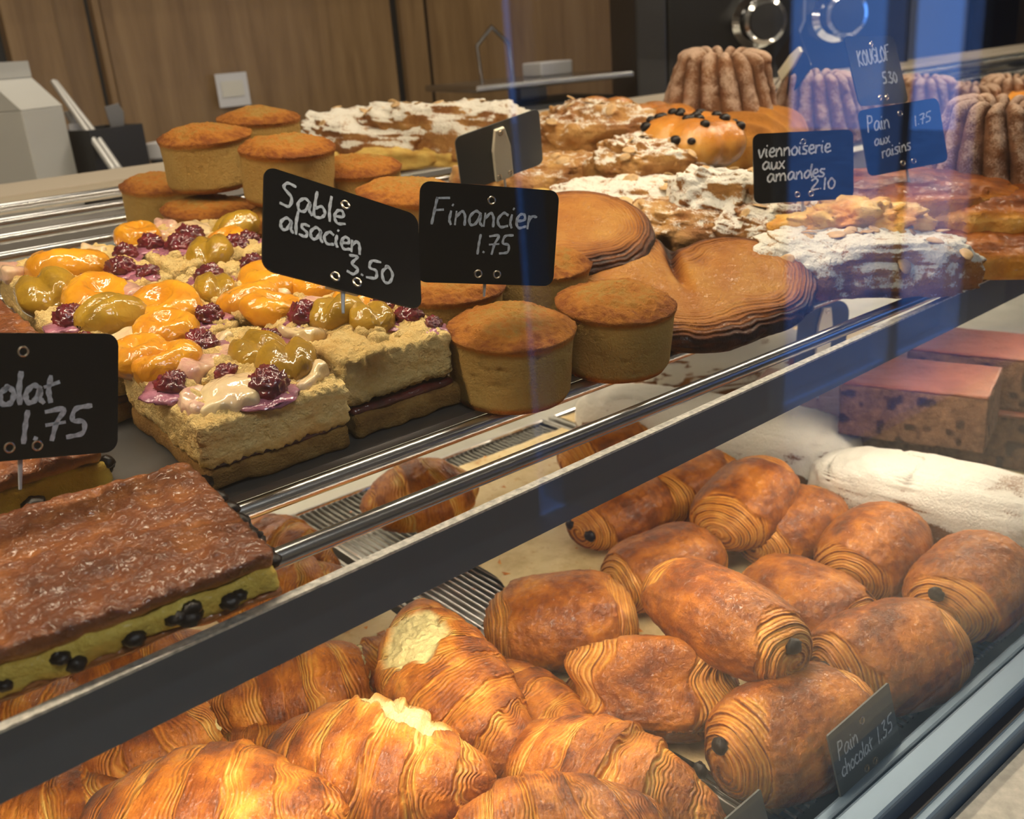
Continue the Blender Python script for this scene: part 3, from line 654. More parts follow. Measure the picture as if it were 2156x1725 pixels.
sable(.138, .220, .626, .722, .003, 'far left fruit sable square with a tall glossy apricot half on the corner', 53,
      [('a', .42, .58, 1.45), ('p', .10, .14, 1.3), ('r', .72, .30, 1.2), ('r', .38, .12, 1.1), ('k', .06, .80, 1.2), ('r', .90, .62, 1.1), ('c', .70, .85, 1.1), ('r', .85, .12, .9)])
sable(.224, .302, .634, .732, .004, 'rearmost fruit sable square heaped with dark raspberries against the financiers', 67,
      [('r', .30, .45, 1.35), ('r', .48, .62, 1.35), ('r', .12, .62, 1.2), ('c', .60, .82, 1.4), ('p', .92, .60, 1.15), ('p', .40, .14, 1.1), ('r', .66, .18, 1.2), ('a', .14, .92, 1.0), ('k', .36, .94, 1.3), ('a', .7, .40, .8), ('r', .85, .28, 1.0)])

# ------------------------------------------------------------------ custard slices with chocolate chips
def suisse(cx, cy, sx, sy, yaw, label, seed, lift=0., hs=1.0):
    t = thing('custard_slice'); tag(t, label, 'pastry', 'chocolate chip custard slices')
    V, Nn, F = rbox(sx*1.01, sy*1.01, .005*hs, .0018, .003); V += Nn*(.0016*fbm(V, 60, 3, seed))[:, None]
    obj('bottom_crust', mesh('bottom_crust', V, F, {'brown': np.full(len(V), .35)}), M['suisse'], t)
    V, Nn, F = rbox(sx*1.02, sy*1.03, .015*hs, .004, .002); V += Nn*(.003*fbm(V, 70, 3, seed+1)+.0012*fbm(V, 220, 2, seed+9))[:, None]; V[:, 2] += .004*hs
    me = mesh('custard', V, F, {'brown': np.clip(.25+.6*fbm(V, 55, 3, seed+2), 0, 1)}); obj('custard', me, M['custard'], t)
    rnd = random.Random(seed); b, bf = ball(10, 14)
    for i in range(46):
        e = rnd.random(); r = rnd.uniform(.0030, .0058)
        if e < .45: x, y = (rnd.uniform(-.5, .5)*sx, -sy/2*1.03)
        elif e < .85: x, y = (sx/2*1.02, rnd.uniform(-.5, .5)*sy)
        else: x, y = (rnd.uniform(-.5, .5)*sx, sy/2*1.03)
        v = b*np.array([r, r, r*.7])*(1+.3*fbm(b, 2, 2, seed+i))[:, None]
        obj('chocolate_chip', mesh('chocolate_chip', v, bf), M['choc'], t, (x, y, rnd.uniform(.007, .018)*hs))
    V, Nn, F = rbox(sx, sy, .010*hs, .0035, .0013); up = sst(.2, .8, Nn[:, 2])
    wr = ridged(V*np.array([1, 1.3, 1]), 95, 3, seed+3); V += Nn*(up*(.0017*wr+.0022*fbm(V, 38, 3, seed+4)+.0009*fbm(V, 260, 2, seed+5))+(1-up)*.0016*fbm(V, 90, 3, seed+6))[:, None]
    layer = (1-up)*sst(.006*hs, .001, V[:, 2])
    V[:, 2] += .018*hs
    brown = .52+.22*fbm(V, 55, 3, seed+7)+.18*wr*up-.42*layer
    me = mesh('top_crust', V, F, {'brown': np.clip(brown, 0, 1)}); obj('top_crust', me, M['suisse'], t)
    add_place(t, (cx, cy, shz(cy)+lift), yaw); return t
suisse(.060, .3850, .156, .096, -.06, 'glazed custard slice with chocolate chips at the front corner of the shelf', 71, hs=.72)
suisse(.036, .505, .150, .100, .02, 'custard slice lying behind the leftmost price card', 75, hs=.9)
suisse(.052, .610, .135, .100, .03, 'dark flaky slice at the left picture edge beside the sable squares', 79, hs=1.7)

# ------------------------------------------------------------------ financiers
FM = [financier_mesh(i*7+1) for i in range(4)]
fin_h = .0545
fins = [(1068, 732, 0, 'front financier standing at the shelf edge next to the sable squares'), (1272, 682, 0, 'financier at the shelf edge in front of the big palmier'),
        (935, 640, 0, 'financier peeping out under the gap between the two black price cards'), (1125, 590, 0, 'financier behind the lower edge of the financier price card'),
        (850, 440, 1, 'bright domed financier rising behind the gap of the two price cards'), (748, 385, 1, 'financier just above the sable price card, dark rimmed'),
        (602, 345, 1, 'financier with cracked top in the middle of the upper layer'), (437, 320, 1, 'leftmost financier of the upper layer'),
        (540, 240, 1, 'highest and rearmost financier on the pile'), (345, 418, 0, 'leftmost financier of the bottom layer'),
        (440, 470, 0, 'financier of the bottom layer tucked under the leftmost upper one'), (590, 505, 0, 'financier of the bottom layer whose top shows behind the sable fruit'),
        (800, 545, 0, 'financier hidden behind the sable price card, second from its right edge'), (700, 470, 0, 'financier of the bottom layer under the pile centre')]
for i, (px, py, ly, lb) in enumerate(fins):
    lf = ly*fin_h if i not in (4, 5) else .032
    p = S(px, py, lf+.026)
    if i == 1: p.x += .006
    if i == 13: p = Vector((.408, .69, 0))
    if i == 11: p = Vector((.342, .712, 0))
    if i == 8: p = Vector((.400, .845, 0))
    o = obj('financier', FM[i % 4], M['financier']); tag(o, lb, 'cake', 'financiers piled on the shelf')
    add_place(o, (p.x, p.y, shz(p.y, lf)), i*1.3, pitch=(.05 if ly else 0)*math.sin(i*2.))
p = Vector((.385, .775, 0)); o = obj('financier', FM[2], M['financier']); tag(o, 'financier at the back of the bottom layer under the highest one', 'cake', 'financiers piled on the shelf'); add_place(o, (p.x, p.y, shz(p.y)), .5)
p = Vector((.43, .85, 0)); o = obj('financier', FM[1], M['financier']); tag(o, 'financier at the back right of the bottom layer beside the sugared pastries', 'cake', 'financiers piled on the shelf'); add_place(o, (p.x, p.y, shz(p.y)), .9)

# ------------------------------------------------------------------ palmiers
PG = 'palmiers overlapping on the shelf'
o = obj('palmier', palmier_mesh(3, .190, .170, .024), M['palmier']); tag(o, 'large palmier with burnt edge lying next to the right financier', 'pastry', PG)
p = S(1425, 604, .018); add_place(o, (p.x, p.y, shz(p.y, .006)), -.78, roll=.20)
o = obj('palmier', palmier_mesh(8, .20, .17, .022), M['palmier']); tag(o, 'palmier leaning behind the financier price card', 'pastry', PG)
p = S(1085, 515, .035); add_place(o, (p.x, p.y, shz(p.y, .030)), -.9, roll=.20)
# ------------------------------------------------------------------ almond pastries, brioches, kouglofs on the shelf
AG = 'sugared almond pastries on the shelf'
def shp(px, py, h=.02): p = S(px, py, h); return p.x, p.y
x, y = shp(1810, 545, .022)
almond_pastry((x, y, shz(y)), -.62, .175, .075, .050, 101, 'sugared almond croissant alone at the shelf edge, right of the palmier', AG, 22, [(-.062, -.022, .016, .04, .02, .018)], lo=-.35, hi=.5)
x, y = shp(1515, 395, .05)
almond_pastry((x, y, shz(y, .018)), .5, .105, .085, .050, 102, 'thickly sugared almond pastry standing left of the viennoiserie price card', AG, 8, [(.03, -.035, .012, .05, .03, .02)], pitch=.35, lo=-.8, hi=.1)
x, y = shp(1360, 375, .03)
almond_pastry((x, y, shz(y, .012)), -.5, .105, .075, .066, 103, 'brown oval almond pastry left of the thickly sugared one', AG, 6, dust=.75, lo=.0, hi=.9)
x, y = shp(1255, 300, .035)
almond_pastry((x, y, shz(y)), -.55, .17, .10, .090, 104, 'wide almond croissant beneath the glossy brioche buns', AG, 16, [(-.05, -.04, .02, .06, .03, .024), (.06, -.035, .024, .05, .03, .024)], dust=.62, lo=.0, hi=.9)
x, y = shp(800, 290, .03)
almond_pastry((x, y, shz(y)), -.62, .20, .10, .072, 105, 'almond pastry with yellow cream showing, right behind the financiers', AG, 14, [(.02, -.048, .018, .10, .03, .030), (.07, -.04, .02, .06, .03, .03), (-.05, -.045, .015, .06, .025, .025)], lo=-.1, hi=.45)
x, y = shp(925, 250, .05)
almond_pastry((x, y, shz(y)), -.60, .20, .10, .085, 106, 'almond pastry at the rear, above the back-turned price card', AG, 12, [(.05, -.045, .02, .08, .03, .02)], lo=-.1, hi=.5)
x, y = shp(1320, 440, .02)
almond_pastry((x, y, shz(y)), -.6, .15, .09, .050, 107, 'dark sugared pastry lying behind the palmiers', AG, 8, dust=.9, lo=.0, hi=.6)
x, y = shp(1480, 480, .02)
almond_pastry((x, y, shz(y)), -.5, .16, .09, .048, 108, 'dark almond pastry between palmier and viennoiserie price card', AG, 8, [(.06, -.03, .012, .05, .03, .02)], dust=.5, lo=.2, hi=.9)
x, y = shp(1640, 470, .03)
almond_pastry((x, y, shz(y)), -.6, .13, .08, .055, 109, 'sugared pastry right under the viennoiserie price card', AG, 8, dust=.8, lo=.0, hi=.7)
x, y = shp(1130, 372, .02)
almond_pastry((x, y, shz(y)), -.6, .16, .09, .045, 110, 'almond pastry showing its cream below the back-turned price card', AG, 8, [(.0, -.04, .012, .1, .03, .02)], dust=.45, lo=.2, hi=.9)
# flat raisin pastries at the right
RG = 'flat raisin pastries on the shelf'
for i, (px, py, L, W, H, yw, lift, lb) in enumerate([(1900, 395, .19, .10, .035, -.62, .03, 'shiny brown raisin pastry under its price card'), (1860, 455, .24, .10, .035, -.62, .0, 'long pale-sided raisin pastry behind the almond croissant at the shelf edge'), (2110, 505, .2, .10, .034, -.7, .0, 'raisin pastry at the right picture edge on the shelf'), (2085, 425, .16, .10, .035, -.6, .02, 'raisin pastry in front of the big fluted kouglof')]):
    x, y = shp(px, py, .02+lift); V, F, b = lump(120+i, L, W, H, .22, 2.4, 90, 120, 3.0); V += b*(.0016*ridged(V, 80, 3, i))[:, None]; V[:, 2] -= V[:, 2].min()
    me = mesh('raisin_pastry', V, F, {'brown': np.clip(.10+.62*sst(.1, .8, b[:, 2])+.3*fbm(V, 40, 3, i+5), 0, 1)}); dusting(me, .6, 1.3, 50, i, .7)
    o = obj('raisin_pastry', me, M['pain']); tag(o, lb, 'pastry', RG); add_place(o, (x, y, shz(y, lift)), yw)
x, y = shp(1770, 440, .03); V, F, b = lump(131, .10, .05, .03, .7, 4, 50, 70); me = mesh('pastry_flake', V, F, {'brown': np.clip(.1+.3*fbm(V, 60, 3, 2), 0, 1)})
o = obj('pastry_end', me, M['croissant']); tag(o, 'torn golden pastry end in front of the long raisin pastry', 'pastry'); add_place(o, (S(1800, 470, .04).x, S(1800, 470, .04).y, shz(S(1800, 470, .04).y, .03)), -.6)
# brioches
def brioche(seed, r, n=4):
    b, F = ball(60, 80); rr = np.zeros(len(b))
    for i in range(n):
        a = 2*PI*i/n+seed; c = np.array([math.cos(a)*.5, math.sin(a)*.5, .1]); d = b@c; q = np.clip(d*d-(c@c)+.46, 0, None); rr = np.maximum(rr, d+np.sqrt(q))
    V = b*(np.maximum(rr, .55))[:, None]*r; V[:, 2] *= .8; zc = .5*r; V[:, 2] = np.where(V[:, 2] < -zc, -zc+(V[:, 2]+zc)*.1, V[:, 2]); V[:, 2] -= V[:, 2].min()
    return mesh('brioche', V, F, {'brown': np.clip(.25+.35*b[:, 2]+.25*fbm(b, 1.5, 3, seed), 0, 1)})
BG_ = 'glossy brioche buns at the rear of the shelf'
for i, (px, py, r, lift, lb) in enumerate([(1385, 235, .040, .03, 'bright orange brioche bun directly left of the golden cake'), (1270, 225, .042, .01, 'brown glossy brioche bun at the rear, next to the bright orange one'), (1215, 245, .035, .0, 'small brioche bun left of the other buns'), (1150, 265, .03, .0, 'brioche bun showing at the right edge of the back-turned price card')]):
    x, y = shp(px, py, .035+lift); o = obj('brioche', brioche(i+1, r), M['brioche']); tag(o, lb, 'bun', BG_); add_place(o, (x, y, shz(y, lift)), i)
t = thing('chocolate_chip_brioche'); tag(t, 'orange brioche strewn with dark chocolate chips before the golden cake', 'bun')
me = brioche(9, .045, 5); obj('crumb', me, M['brioche'], t)
V = coords(me); nn = normals(me); rnd = random.Random(4); b, bf = ball(8, 10); ok = np.where(nn[:, 2] > -.1)[0]
for i in range(34):
    j = int(ok[rnd.randrange(len(ok))]); r = rnd.uniform(.004, .006); obj('chocolate_chip', mesh('chocolate_chip', b*r*np.array([1, 1, .8]), bf), M['choc'], t, Vector(V[j].tolist()))
x, y = shp(1450, 283, .065); add_place(t, (x, y, shz(y, .035)), 0)
# golden cake
V, F, b = lump(141, .15, .115, .085, .06, 2, 80, 110, 2.6); V[:, 2] += .003*np.sin(V[:, 0]*260+V[:, 1]*120)*sst(.2, .8, b[:, 2])
o = obj('golden_cake', mesh('golden_cake', V, F, {'brown': np.clip(.36+.26*sst(.1, .5, b[:, 2])+.3*fbm(V, 60, 3, 3)+.12*np.sin(V[:, 0]*260+V[:, 1]*120), 0, 1)}), M['golden']); tag(o, 'round golden cake with a grooved top below the fluted kouglofs', 'cake')
x, y = shp(1570, 270, .045); add_place(o, (x, y, shz(y)), .2)
# kouglofs
KG = 'fluted kouglof cakes'
KM = [kouglof_mesh(5), kouglof_mesh(6)]
for i, (px, py, s, lift, lb) in enumerate([(1510, 190, 1.16, .035, 'tall kouglof left of the dark machine, on top of the rear row'), (1712, 215, .95, .02, 'smaller kouglof behind the narrow edge-on price card'), (1840, 215, .85, .0, 'blurred kouglof left of the kouglof price card'), (2085, 305, 1.05, .03, 'big sugared kouglof right of the raisin price card'), (2035, 225, .8, .0, 'kouglof behind the kouglof price card post'), (2150, 365, .95, .0, 'kouglof cut by the right picture edge, below the big sugared one'), (1935, 215, .9, .0, 'kouglof in the rear row directly below the kouglof price card'), (2120, 215, .9, .0, 'rear kouglof beside the golden crusty loaf')]):
    x, y = shp(px, py, .04*s+lift); o = obj('kouglof', KM[i % 2], M['kouglof']); tag(o, lb, 'cake', KG); o.scale = (1, 1, 1)
    add_place(o, (x, y, shz(y, lift)), i*.7); o.scale = (s, s, s)
V, F, b = lump(151, .13, .10, .07, .25, 2.5); o = obj('golden_loaf', mesh('golden_loaf', V, F, {'brown': np.clip(.35+.4*fbm(V, 50, 3, 7), 0, 1)}), M['croissant']); tag(o, 'golden crusty loaf at the top right picture edge', 'bread')
x, y = shp(2165, 225, .04); add_place(o, (x, y, shz(y)), .3)

# ================================================================== DECK: TRAYS
def tray(x0, x1, y0, y1, label, wire, seed, pap, skew=0.):
    cx, cy = (x0+x1)/2, (y0+y1)/2; t = thing('baking_tray', (cx, cy, DZ-.0295)); tag(t, label, 'tray', 'baking trays on the deck')
    a, b_ = (x1-x0)/2, (y1-y0)/2; z = .012
    MB().box((-a, -b_, .004), (a, b_, .0062)).obj('tray_sheet', M['tray'], t)
    for p0, p1 in (((-a, -b_, .000), (-a+.003, b_, .0275)), ((a-.003, -b_, .000), (a, b_, .0275)), ((-a+.0031, -b_, .000), (a-.0031, -b_+.003, .020)), ((-a+.0031, b_-.003, .000), (a-.0031, b_, .0275))):
        MB().box(p0, p1).obj('tray_rim', M['tray'], t, bevel=.001)
    rb = MB()
    for s in (-1, 1): rb.tube([(s*(a-.006), -b_+.006, .0265), (s*(a-.006), b_-.006, .0265)], .0016, 8)
    rb.tube([(-a+.006, b_-.006, .0265), (a-.006, b_-.006, .0265)], .0016, 8); rb.tube([(-a+.006, 0, .0235), (a-.006, 0, .0235)], .0016, 8); rb.tube([(-a+.006, b_-.05, .0235), (a-.006, b_-.05, .0235)], .0016, 8)
    rb.obj('rack_frame', M['chrome'], t, smooth=True)
    if wire:
        g = MB(); n = int(2*(a-.008)/.0062)
        for i in range(n): xx = -a+.008+i*.0062; g.tube([(xx, -b_+.006, .0255), (xx, b_-.006, .0255)], .0010, 5, cap=False)
        o = g.obj('rack_wires', M['steel'], t, smooth=True); o['kind'] = 'stuff'
    px0, px1, py0, py1 = pap
    nx, ny = 90, 120; gx, gy = np.meshgrid(np.linspace(px0, px1, nx), np.linspace(py0, py1, ny), indexing='ij'); gx = gx.ravel()-cx; gy = gy.ravel()-cy; gx = gx+skew*(px1-cx-gx)/(px1-px0)*sst(.45, .60, gy+cy)
    P = np.stack([gx, gy, np.zeros_like(gx)], 1); edge = np.minimum(np.minimum(gx-gx.min(), gx.max()-gx), np.minimum(gy-gy.min(), gy.max()-gy))
    zz = .0290+.0010*ridged(P, 26, 2, seed)+.0018*sst(.03, 0, edge)*fbm(P, 30, 2, seed+3)
    V = np.stack([gx+.004*fbm(P, 12, 2, seed+1), gy+.004*fbm(P, 12, 2, seed+2), zz], 1)
    tag(obj('baking_paper', mesh('baking_paper', V, grid_faces(nx, ny, False)), M['paper'], None, (cx, cy, DZ-.0295)), 'stained sheet of baking paper on the '+label, 'paper', 'sheets of baking paper')
tray(-.32, .352, .250, .838, 'tray carrying the croissants', True, 3, (-.31, .336, .262, .80))
tray(.360, .700, .250, .838, 'tray carrying the pains au chocolat', True, 5, (.370, .690, .262, .795), .060)
tray(.708, 1.25, .250, .838, 'tray carrying the sugared loaves and spice cakes', False, 7, (.712, 1.24, .262, .82))
# crumbs
rnd = random.Random(12); cb = MB(); tet = [(0, 1, 2), (0, 2, 3), (0, 3, 1), (1, 3, 2)]
for i in range(420):
    x, y = (rnd.uniform(.40, .69), rnd.uniform(.33, .79)) if i < 300 else (rnd.uniform(.2, .33), rnd.uniform(.5, .79)); z = DZ+.0012; s = rnd.choice((.001, .0015, .0024, .0045))
    q = [Vector((rnd.uniform(-1, 1)*s, rnd.uniform(-1, 1)*s, rnd.uniform(0, .35)*s)) for _ in range(4)]; cb.add([Vector((x, y, z))+p for p in q], tet)
o = cb.obj('pastry_crumbs', M['croissant']); tag(o, 'loose flaky crumbs scattered over the baking paper', 'crumbs', kind='stuff')
me = o.data; me.attributes.new('brown', 'FLOAT', 'POINT').data.foreach_set('value', np.random.RandomState(1).uniform(.2, .75, len(me.vertices)).astype(np.float32))

# ------------------------------------------------------------------ croissants
CG = 'croissants heaped on the left tray'
UPA = PI/2
def croissant(pa, pb, h, L, seed, label, lift, arc=.8, pale=None, open_end=0, W=.080, H=.068, flip=False, roll=0., pitch=0., group=CG, nb=3.3):
    A, B = D(*pa, h), D(*pb, h); c = (A+B)/2; yaw = math.atan2(B.y-A.y, B.x-A.x)+(PI if flip else 0)
    o = obj('croissant', croissant_mesh(seed, L, W, H, arc, nb, pale, open_end=open_end), M['croissant']); tag(o, label, 'croissant', group)
    add_place(o, (c.x, c.y, DZ+lift), yaw, False, pitch, roll); return o
croissant((830, 1320), (1070, 1600), .055, .155, 1, 'curved croissant with a round pale torn spot on its upper end', .034, arc=1.0, pale=[(-.36, 2.0, .0235)], pitch=.25, nb=4.2)
croissant((560, 1570), (1010, 1650), .065, .135, 2, 'big croissant in front with a ragged pale torn upper edge', .036, pale=[(.28, .95, .022), (-.05, .9, .015)], W=.092, H=.075)
croissant((1090, 1550), (1450, 1690), .05, .135, 3, 'dark striped croissant beside the tray rim at bottom centre', .016, W=.085)
croissant((220, 1700), (650, 1700), .085, .135, 4, 'croissant at the bottom edge lying over the front of the heap', .052, W=.09, H=.072)
croissant((130, 1630), (450, 1490), .05, .125, 5, 'croissant under the dark strip with a torn white end', .018, open_end=.62)
croissant((-120, 1730), (225, 1690), .055, .125, 6, 'croissant in the bottom left picture corner', .020)
croissant((440, 1470), (790, 1385), .045, .135, 7, 'croissant below the dark strip with crumb showing at its right end', .010, open_end=.66)
croissant((1030, 1760), (1270, 1715), .07, .12, 8, 'croissant tip just rising over the bottom picture edge', .035)
croissant((470, 1590), (620, 1560), .03, .10, 9, 'shadowed croissant at the bottom of the heap between larger ones', .002, W=.06, H=.05)
croissant((740, 1420), (880, 1370), .03, .12, 10, 'brown croissant mostly hidden left of the round torn spot', .002, W=.065, H=.055)
croissant((1060, 1420), (1180, 1520), .03, .13, 12, 'reddish croissant wedged behind the curved one along the tray rim', .002, W=.06, H=.05)
croissant((470, 1110), (690, 1195), .035, .135, 13, 'croissant seen through the bars left of the wire rack', .004)
croissant((520, 1260), (690, 1235), .03, .12, 14, 'croissant hidden behind the dark strip with only its crest showing', .002)
croissant((100, 1440), (400, 1360), .05, .14, 15, 'croissant showing between custard slice and dark strip', .016)
croissant((-90, 1500), (150, 1480), .05, .14, 16, 'croissant at the left picture edge above the dark strip', .016)
croissant((790, 1050), (975, 1010), .033, .115, 17, 'lone squat croissant on the paper seen through the shelf bars', .002, arc=.5, W=.095, H=.075, group='single rolls', nb=2.2)
for i, (px, py, yw, lb) in enumerate([(640, 1690, .3, 'croissant buried under the front heap, right of the bottom edge one'), (330, 1700, -.6, 'croissant buried under the heap at the bottom edge'), (1240, 1690, -.9, 'croissant buried under the dark striped one')]):
    c = D(px, py, .03); o = obj('croissant', croissant_mesh(20+i, .13, .075, .055, .7, nu=120, nv=80), M['croissant']); tag(o, lb, 'croissant', CG); add_place(o, (c.x, c.y, DZ+.002), yw, False)

# ------------------------------------------------------------------ pains au chocolat
PGR = 'pains au chocolat on the middle tray'
def pain(pa, pb, h, seed, label, lift, L=.112, W=.086, H=.066, chocs=(), roll=0., flap=0., pitch=0., yaw=None):
    A, B = D(*pa, h), D(*pb, h); c = (A+B)/2; yw = math.atan2(B.y-A.y, B.x-A.x) if yaw is None else yaw
    t = thing('pain_au_chocolat'); tag(t, label, 'pastry', PGR)
    L, W, H = L*.93, W*.84, H*.88
    obj('dough', pain_mesh(seed, L, W, H, flap=flap), M['pain'], t)
    for i, (e, y, z) in enumerate(chocs):
        obj('chocolate', choc_stick(seed+i), M['choc'], t, (e*(L/2*.985), y*W/2, z*H))
    add_place(t, (c.x, c.y, DZ+lift), yw, False, pitch, roll); return t
pain((1035, 1300), (1325, 1270), .035, 1, 'dark glossy pain au chocolat nearest the croissant tray rim', .002, L=.118, W=.095, H=.075)
pain((1235, 1420), (1505, 1435), .03, 2, 'pain au chocolat burst open along its side, in front of the longest one', .002, W=.09, H=.07, flap=1.)
pain((1385, 1190), (1680, 1360), .075, 3, 'long pain au chocolat lying on top with one chocolate tip facing the glass', .046, L=.135, W=.075, H=.060, chocs=[(1, -.10, .56)])
pain((1290, 1215), (1500, 1130), .033, 4, 'pain au chocolat with a chocolate dot half under the long one', .002, chocs=[(-1, .15, .45)])
pain((1220, 1095), (1390, 1015), .033, 5, 'pain au chocolat just below the dark strip with two chocolate dots', .002, chocs=[(-1, .3, .40), (-1, -.35, .35)])
pain((1180, 955), (1370, 900), .033, 6, 'pain au chocolat seen between bar and strip beside the sugared loaf', .002)
pain((1385, 1040), (1530, 965), .033, 7, 'pain au chocolat in the rear row behind the one with the round swirl', .002)
pain((1500, 1115), (1640, 985), .05, 8, 'pain au chocolat raised at the rear with a round swirl end', .026, L=.118, pitch=-.12)
pain((1590, 1125), (1740, 1045), .033, 9, 'shaded pain au chocolat next to the end of the front sugared loaf', .002)
pain((1785, 1210), (1890, 1085), .035, 10, 'pain au chocolat with folded end standing by the front sugared loaf', .004, H=.074, W=.09)
pain((1600, 1205), (1800, 1295), .033, 11, 'blistered pain au chocolat right of the long one', .002)
pain((1750, 1390), (1985, 1320), .035, 12, 'pain au chocolat behind the small price card at the glass', .002, H=.074, W=.09, chocs=[(-1, -.1, .48)])
pain((1980, 1285), (2110, 1150), .035, 13, 'rightmost pain au chocolat with an open spiral close to the glass', .004, H=.074, W=.09, chocs=[(-1, .15, .60)])
pain((1535, 1580), (1800, 1452), .035, 14, 'frontmost pain au chocolat left of the small price card', .002, L=.118, H=.075, W=.086, chocs=[(-1, .05, .56), (-1, .55, .1)])

# ------------------------------------------------------------------ sugared loaves
def stollen(pa, pb, h, L, W, H, seed, label):
    A, B = D(*pa, h), D(*pb, h); d = (B-A).normalized(); c = A+d*(L/2); nu, nv = 240, 110
    V, F, b = lump(seed, L, W, H, .10, 2.2, nu, nv, 3.4); V = np.asarray(V)
    cr = np.clip(.10-np.abs(vn(V*np.array([1, .5, 1]), 26, seed+1)), 0, .1)*10
    V -= b*(.003*cr)[:, None]; V += b*(.0016*fbm(V, 110, 3, seed+2))[:, None]; V[:, 2] -= V[:, 2].min()
    me = mesh('sugared_loaf', V, F, {'brown': np.clip(.45+.3*fbm(V, 50, 3, seed), 0, 1)}); n = normals(me)
    setattr_(me, 'dust', np.clip(sst(-.30, .22, n[:, 2]+.30*fbm(V, 60, 3, seed+3))*1.05-.6*cr, 0, 1))
    o = obj('sugared_loaf', me, M['stollen']); tag(o, label, 'bread', 'long loaves dusted with sugar')
    add_place(o, (c.x, c.y, DZ+.003), math.atan2(d.y, d.x), False); return o
stollen((1690, 985), (2156, 1090), .035, .34, .085, .075, 1, 'nearest sugared loaf, reaching out of the right picture edge')
stollen((1235, 855), (1740, 940), .035, .30, .085, .075, 2, 'middle sugared loaf behind the pains au chocolat')
stollen((1330, 790), (1720, 745), .035, .24, .085, .085, 3, 'rear sugared loaf seen through the bars under the palmier')
# ------------------------------------------------------------------ spice cakes
def spice(px, py, h, sx, sy, sz, yaw, seed, label, lift):
    c = D(px, py, h); t = thing('spice_cake'); tag(t, label, 'cake', 'spice cake slabs')
    V, Nn, F = rbox(sx, sy, sz, .002, .0018); V += Nn*(.0010*fbm(V, 260, 3, seed)+.0012*fbm(V, 60, 2, seed+1))[:, None]
    bl = np.clip(vn(V, 120, seed+4)-.45, 0, 1)*3
    obj('crumb', mesh('crumb', V, F, {'brown': np.clip(.32+.3*fbm(V, 140, 3, seed+2)+bl, 0, 1)}), M['spice'], t)
    V, Nn, F = rbox(sx*.995, sy*.995, .0035, .0012, .0025); V += Nn*(.0006*fbm(V, 90, 3, seed+3))[:, None]; V[:, 2] += sz-.0005
    obj('glazed_top', mesh('glazed_top', V, F, {'brown': np.clip(.4+.4*fbm(V, 60, 3, seed+3), 0, 1)}), M['spice_top'], t)
    add_place(t, (c.x, c.y, DZ+lift), yaw, False); return t
spice(1935, 850, .080, .125, .085, .050, -1.25, 1, 'upper spice cake slab standing on the stack', .056)
spice(1830, 905, .03, .13, .09, .052, -1.22, 2, 'spice cake slab carrying the upper one, next to the sugared loaf', .002)
spice(2120, 890, .03, .13, .10, .052, -1.22, 3, 'spice cake slab at the right picture edge behind the nearest loaf', .002)
spice(2075, 770, .085, .13, .085, .050, -1.3, 4, 'spice cake slab behind the upper one', .056)
spice(2010, 800, .03, .13, .10, .052, -1.25, 5, 'spice cake slab underneath the rear one', .002)
spice(1700, 850, .03, .11, .08, .048, -1.2, 6, 'spice cake slab half hidden by the white tag clip', .002)

